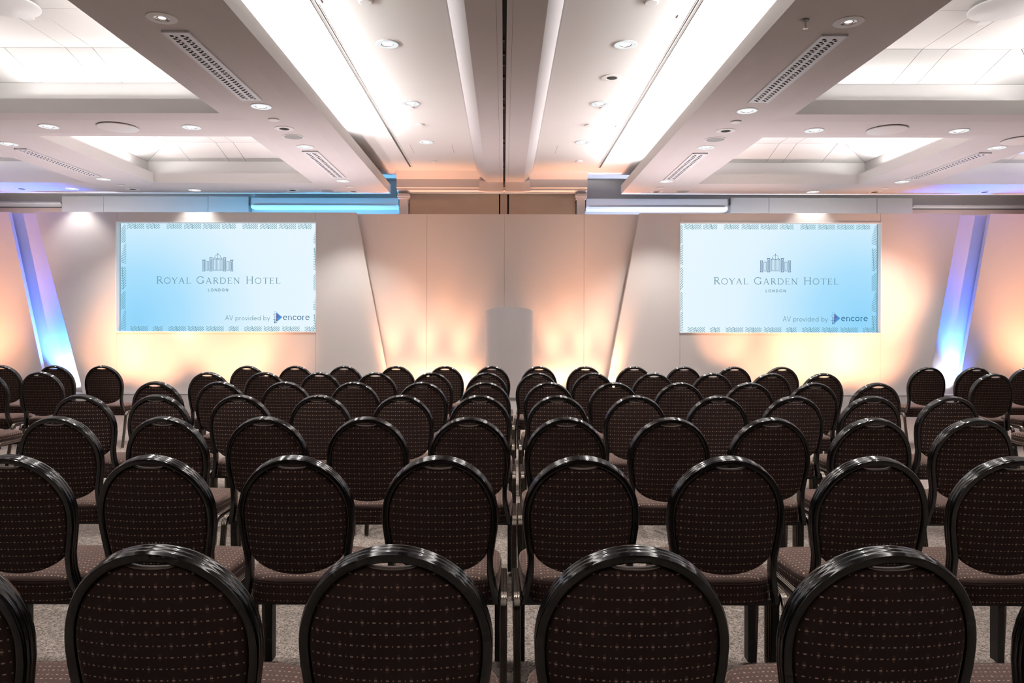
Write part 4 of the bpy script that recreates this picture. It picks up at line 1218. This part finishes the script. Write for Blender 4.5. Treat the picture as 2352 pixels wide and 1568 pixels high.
# seat
def seat_outline(n=48):
    pts = []
    for k in range(n):
        a = 2 * PI * k / n; ca, sa = math.cos(a), math.sin(a); sg = lambda v: 1 if v >= 0 else -1
        e = .42
        x = sg(ca) * abs(ca) ** e; y = sg(sa) * abs(sa) ** e
        yy = .305 + .192 * y
        wdt = .205 + .020 * (y + 1) / 2
        if y < 0: yy -= .0 - .0
        # rear edge bows back a little in the middle, front bows forward
        yy += (.016 if y < 0 else .012) * (1 - x * x) * (-1 if y < 0 else 1) * abs(y)
        pts.append((x * wdt, yy))
    return pts
SO = seat_outline(); nso = len(SO)
mb = MB(); uvs = []
per = [0]
for k in range(nso):
    a, b_ = SO[k], SO[(k + 1) % nso]; per.append(per[-1] + math.hypot(b_[0] - a[0], b_[1] - a[1]))
levels = [(.368, .93), (.366, .985), (.372, 1.0), (.400, 1.008), (.438, 1.006), (.444, 1.0), (.4455, .992)]
topl = [(.4475, .996), (.455, .985), (.462, .95), (.466, .86), (.470, .65), (.472, .35)]
def ring_add(z, sc, side):
    row = []
    for k, (x, y) in enumerate(SO):
        xx, yy = x * sc, .305 + (y - .305) * sc
        mb.v.append((xx, yy, z)); uvs.append((per[k] if side else xx, z * 1.0 if side else yy)); row.append(len(mb.v) - 1)
    return row
R1 = [ring_add(z, s_, True) for z, s_ in levels]
for a, b_ in zip(R1, R1[1:]):
    for k in range(nso): mb.f.append((a[k], a[(k + 1) % nso], b_[(k + 1) % nso], b_[k]))
mb.f.append(tuple(R1[0])[::-1]); mb.f.append(tuple(R1[-1]))
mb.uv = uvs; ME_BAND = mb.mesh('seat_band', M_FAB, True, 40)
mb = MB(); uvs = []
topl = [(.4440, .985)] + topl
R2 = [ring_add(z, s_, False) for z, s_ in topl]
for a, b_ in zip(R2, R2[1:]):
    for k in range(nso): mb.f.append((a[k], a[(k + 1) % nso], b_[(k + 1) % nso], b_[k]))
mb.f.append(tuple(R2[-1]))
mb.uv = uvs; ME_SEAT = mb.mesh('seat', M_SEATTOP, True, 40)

# side rail and legs (fluted bronze section), black strip on the inside of the front leg
sec = []
def _fl(x): return .0016 * (.5 - .5 * math.cos(2 * PI * (x + .012) / .008))
for k in range(19):
    x = -.012 + .024 * k / 18; sec.append((x, .0125 - .0016 + _fl(x)))
sec += [(.0135, .008), (.0135, -.008)]
for k in range(19):
    x = .012 - .024 * k / 18; sec.append((x, -.0125 + .0016 - _fl(x)))
sec += [(-.0135, -.008), (-.0135, .008)]
XL = .229
zr = .392
def leg_rear():
    pts = []
    R = .045
    pts.append((0, .005, .006)); pts.append((0, .055, .20)); 
    y_, z_ = .085, zr - R
    for k in range(8):
        a = PI - (PI / 2) * k / 7
        pts.append((0, y_ + R + R * math.cos(a), z_ + R * math.sin(a)))
    return [Vector((XL, p[1], p[2])) for p in pts]
def leg_front():
    R = .045; y_, z_ = .430, zr - R; pts = []
    for k in range(8):
        a = PI / 2 - (PI / 2) * k / 7
        pts.append((XL, y_ - R + R * math.cos(a), z_ + R * math.sin(a)))
    pts += [(XL, .432, .20), (XL - .004, .440, .006)]
    return [Vector(p) for p in pts]
def seccap(pts, m, name, mir):
    mb = MB(); pp = [Vector((p.x * mir, p.y, p.z)) for p in pts]
    # radial axis of the section is the outward x direction
    n = len(sec); P = pp; vs = []; fs = []
    for i, p in enumerate(P):
        t_ = (P[min(i + 1, len(P) - 1)] - P[max(i - 1, 0)]).normalized()
        a = Vector((mir, 0, 0)); a = (a - t_ * a.dot(t_)).normalized(); b_ = t_.cross(a)
        for (pa, pb) in sec: vs.append(p + a * pa + b_ * pb)
    for i in range(len(P) - 1):
        for k in range(n): fs.append((i * n + k, i * n + (k + 1) % n, (i + 1) * n + (k + 1) % n, (i + 1) * n + k))
    fs.append(tuple(range(n))); fs.append(tuple((len(P) - 1) * n + k for k in range(n)))
    mb.add(vs, fs); return mb.mesh(name, m, True, 50)
ME_LR = {s: seccap(leg_rear(), M_BRONZE, 'rear_leg', s) for s in (-1, 1)}
ME_LF = {s: seccap(leg_front(), M_BRONZE, 'front_leg', s) for s in (-1, 1)}
ME_RAIL = {s: seccap([Vector((XL, .125, zr)), Vector((XL, .39, zr))], M_BRONZE, 'seat_rail', s) for s in (-1, 1)}
ME_STRIP, ME_BOLT, ME_FOOT = {}, {}, {}
for s in (-1, 1):
    mb = MB()
    xs = sorted((s * (XL - .036), s * (XL - .0085)))
    pts = [(xs[0], .402, .33), (xs[1], .402, .33), (xs[1], .402, .02), (xs[0], .402, .02)]
    mb.prism(pts, (0, .05, 0)); ME_STRIP[s] = mb.mesh('leg_strip', M_BLACKF)
    for bi, zb2 in enumerate((.10, .24)):
        mb = MB(); c = (s * (XL - .022), .4015, zb2)
        vs = [(c[0] + .0085 * math.cos(2 * PI * k / 12), c[1] - .002, c[2] + .0085 * math.sin(2 * PI * k / 12)) for k in range(12)]
        mb.prism(vs, (0, .004, 0)); ME_BOLT[(s, bi)] = mb.mesh('bolt', M_BOLT)
    for kind, (fx, fy) in {'f': (XL - .006, .441), 'r': (XL, .004)}.items():
        mb = MB(); mb.lathe([(.0005, 0), (.014, 0), (.014, .010), (.0005, .012)], 12, (s * fx, fy, 0)); ME_FOOT[(s, kind)] = mb.mesh('foot_glide', M_WHITE)
# under-seat frame bar tying the back frame and the rails
ME_BARS = []
for y in (.14, .40):
    mb = MB(); mb.box(-XL + .006, XL - .006, y - .010, y + .010, .352, .372)
    ME_BARS.append(mb.mesh('seat_bearer', M_BLACKF))

def chair(x, y, rz, label, detail):
    t = thing('banquet_chair', label, 'chair', (x, y, 0), 'banquet chairs set in rows', rz)
    obj('back_frame', ME_FRAME, t); obj('back_pad', ME_PAD, t); obj('hand_slot_piping', ME_PIPE, t)
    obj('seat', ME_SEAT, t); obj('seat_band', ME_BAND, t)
    for me in ME_BARS: obj('seat_bearer', me, t)
    for s in (-1, 1):
        obj('seat_rail', ME_RAIL[s], t)
        lr = obj('leg', ME_LR[s], t); lf = obj('leg', ME_LF[s], t)
        obj('leg_strip', ME_STRIP[s], lf)
        if detail:
            obj('bolt', ME_BOLT[(s, 0)], lf); obj('bolt', ME_BOLT[(s, 1)], lf)
            obj('foot_glide', ME_FOOT[(s, 'f')], lf); obj('foot_glide', ME_FOOT[(s, 'r')], lr)
    return t
ROWY = [1.562, 2.644, 3.755, 4.922, 6.06, 7.27, 8.375]
ROWX = [
 [-1.235, -.734, -.232, .276, .808, 1.325],
 [-1.755, -1.251, -.747, -.2286, .2785, .80, 1.318, 1.814],
 [-2.254, -1.711, -1.204, -.69, -.175, .314, .84, 1.349, 1.863, 2.38],
 [-2.79, -2.288, -1.746, -1.218, -.673, -.16, .356, .872, 1.414, 1.916, 2.43, 2.95],
 [-4.39, -2.825, -2.307, -1.775, -1.215, -.665, -.151, .367, .895, 1.431, 1.995, 2.52, 3.03, 4.62],
 [-5.06, -4.51, -2.88, -2.33, -1.79, -1.247, -.703, -.168, .325, .869, 1.456, 2.033, 2.603, 3.11, 4.77, 5.33],
 [-5.63, -5.04, -4.50, -2.875, -2.336, -1.788, -1.206, -.658, -.135, .394, .912, 1.46, 2.018, 2.58, 3.114, 4.757, 5.286, 5.883],
]
ROWN = ['nearest row', 'second row', 'third row', 'fourth row', 'fifth row', 'sixth row', 'seventh row, closest to the stage']
ORD = ['first', 'second', 'third', 'fourth', 'fifth', 'sixth', 'seventh', 'eighth', 'ninth']
for ri, (yy, xs) in enumerate(zip(ROWY, ROWX)):
    for side in (-1, 1):
        main = sorted([x for x in xs if x * side > 0 and abs(x) < 4], key=abs)
        wing = sorted([x for x in xs if x * side > 0 and abs(x) >= 4], key=abs)
        sd = 'left' if side < 0 else 'right'
        for k, x in enumerate(main):
            lab = 'black-framed brown dotted chair, %s, %s %s of the centre gap' % (ROWN[ri], ORD[k], sd)
            chair(x, yy, random.uniform(-.012, .012), lab, ri < 3)
        for k, x in enumerate(wing):
            lab = 'black-framed brown dotted chair, %s, %s beyond the %s aisle' % (ROWN[ri], ORD[k], sd)
            chair(x, yy, random.uniform(-.012, .012) - side * .02, lab, ri < 3)
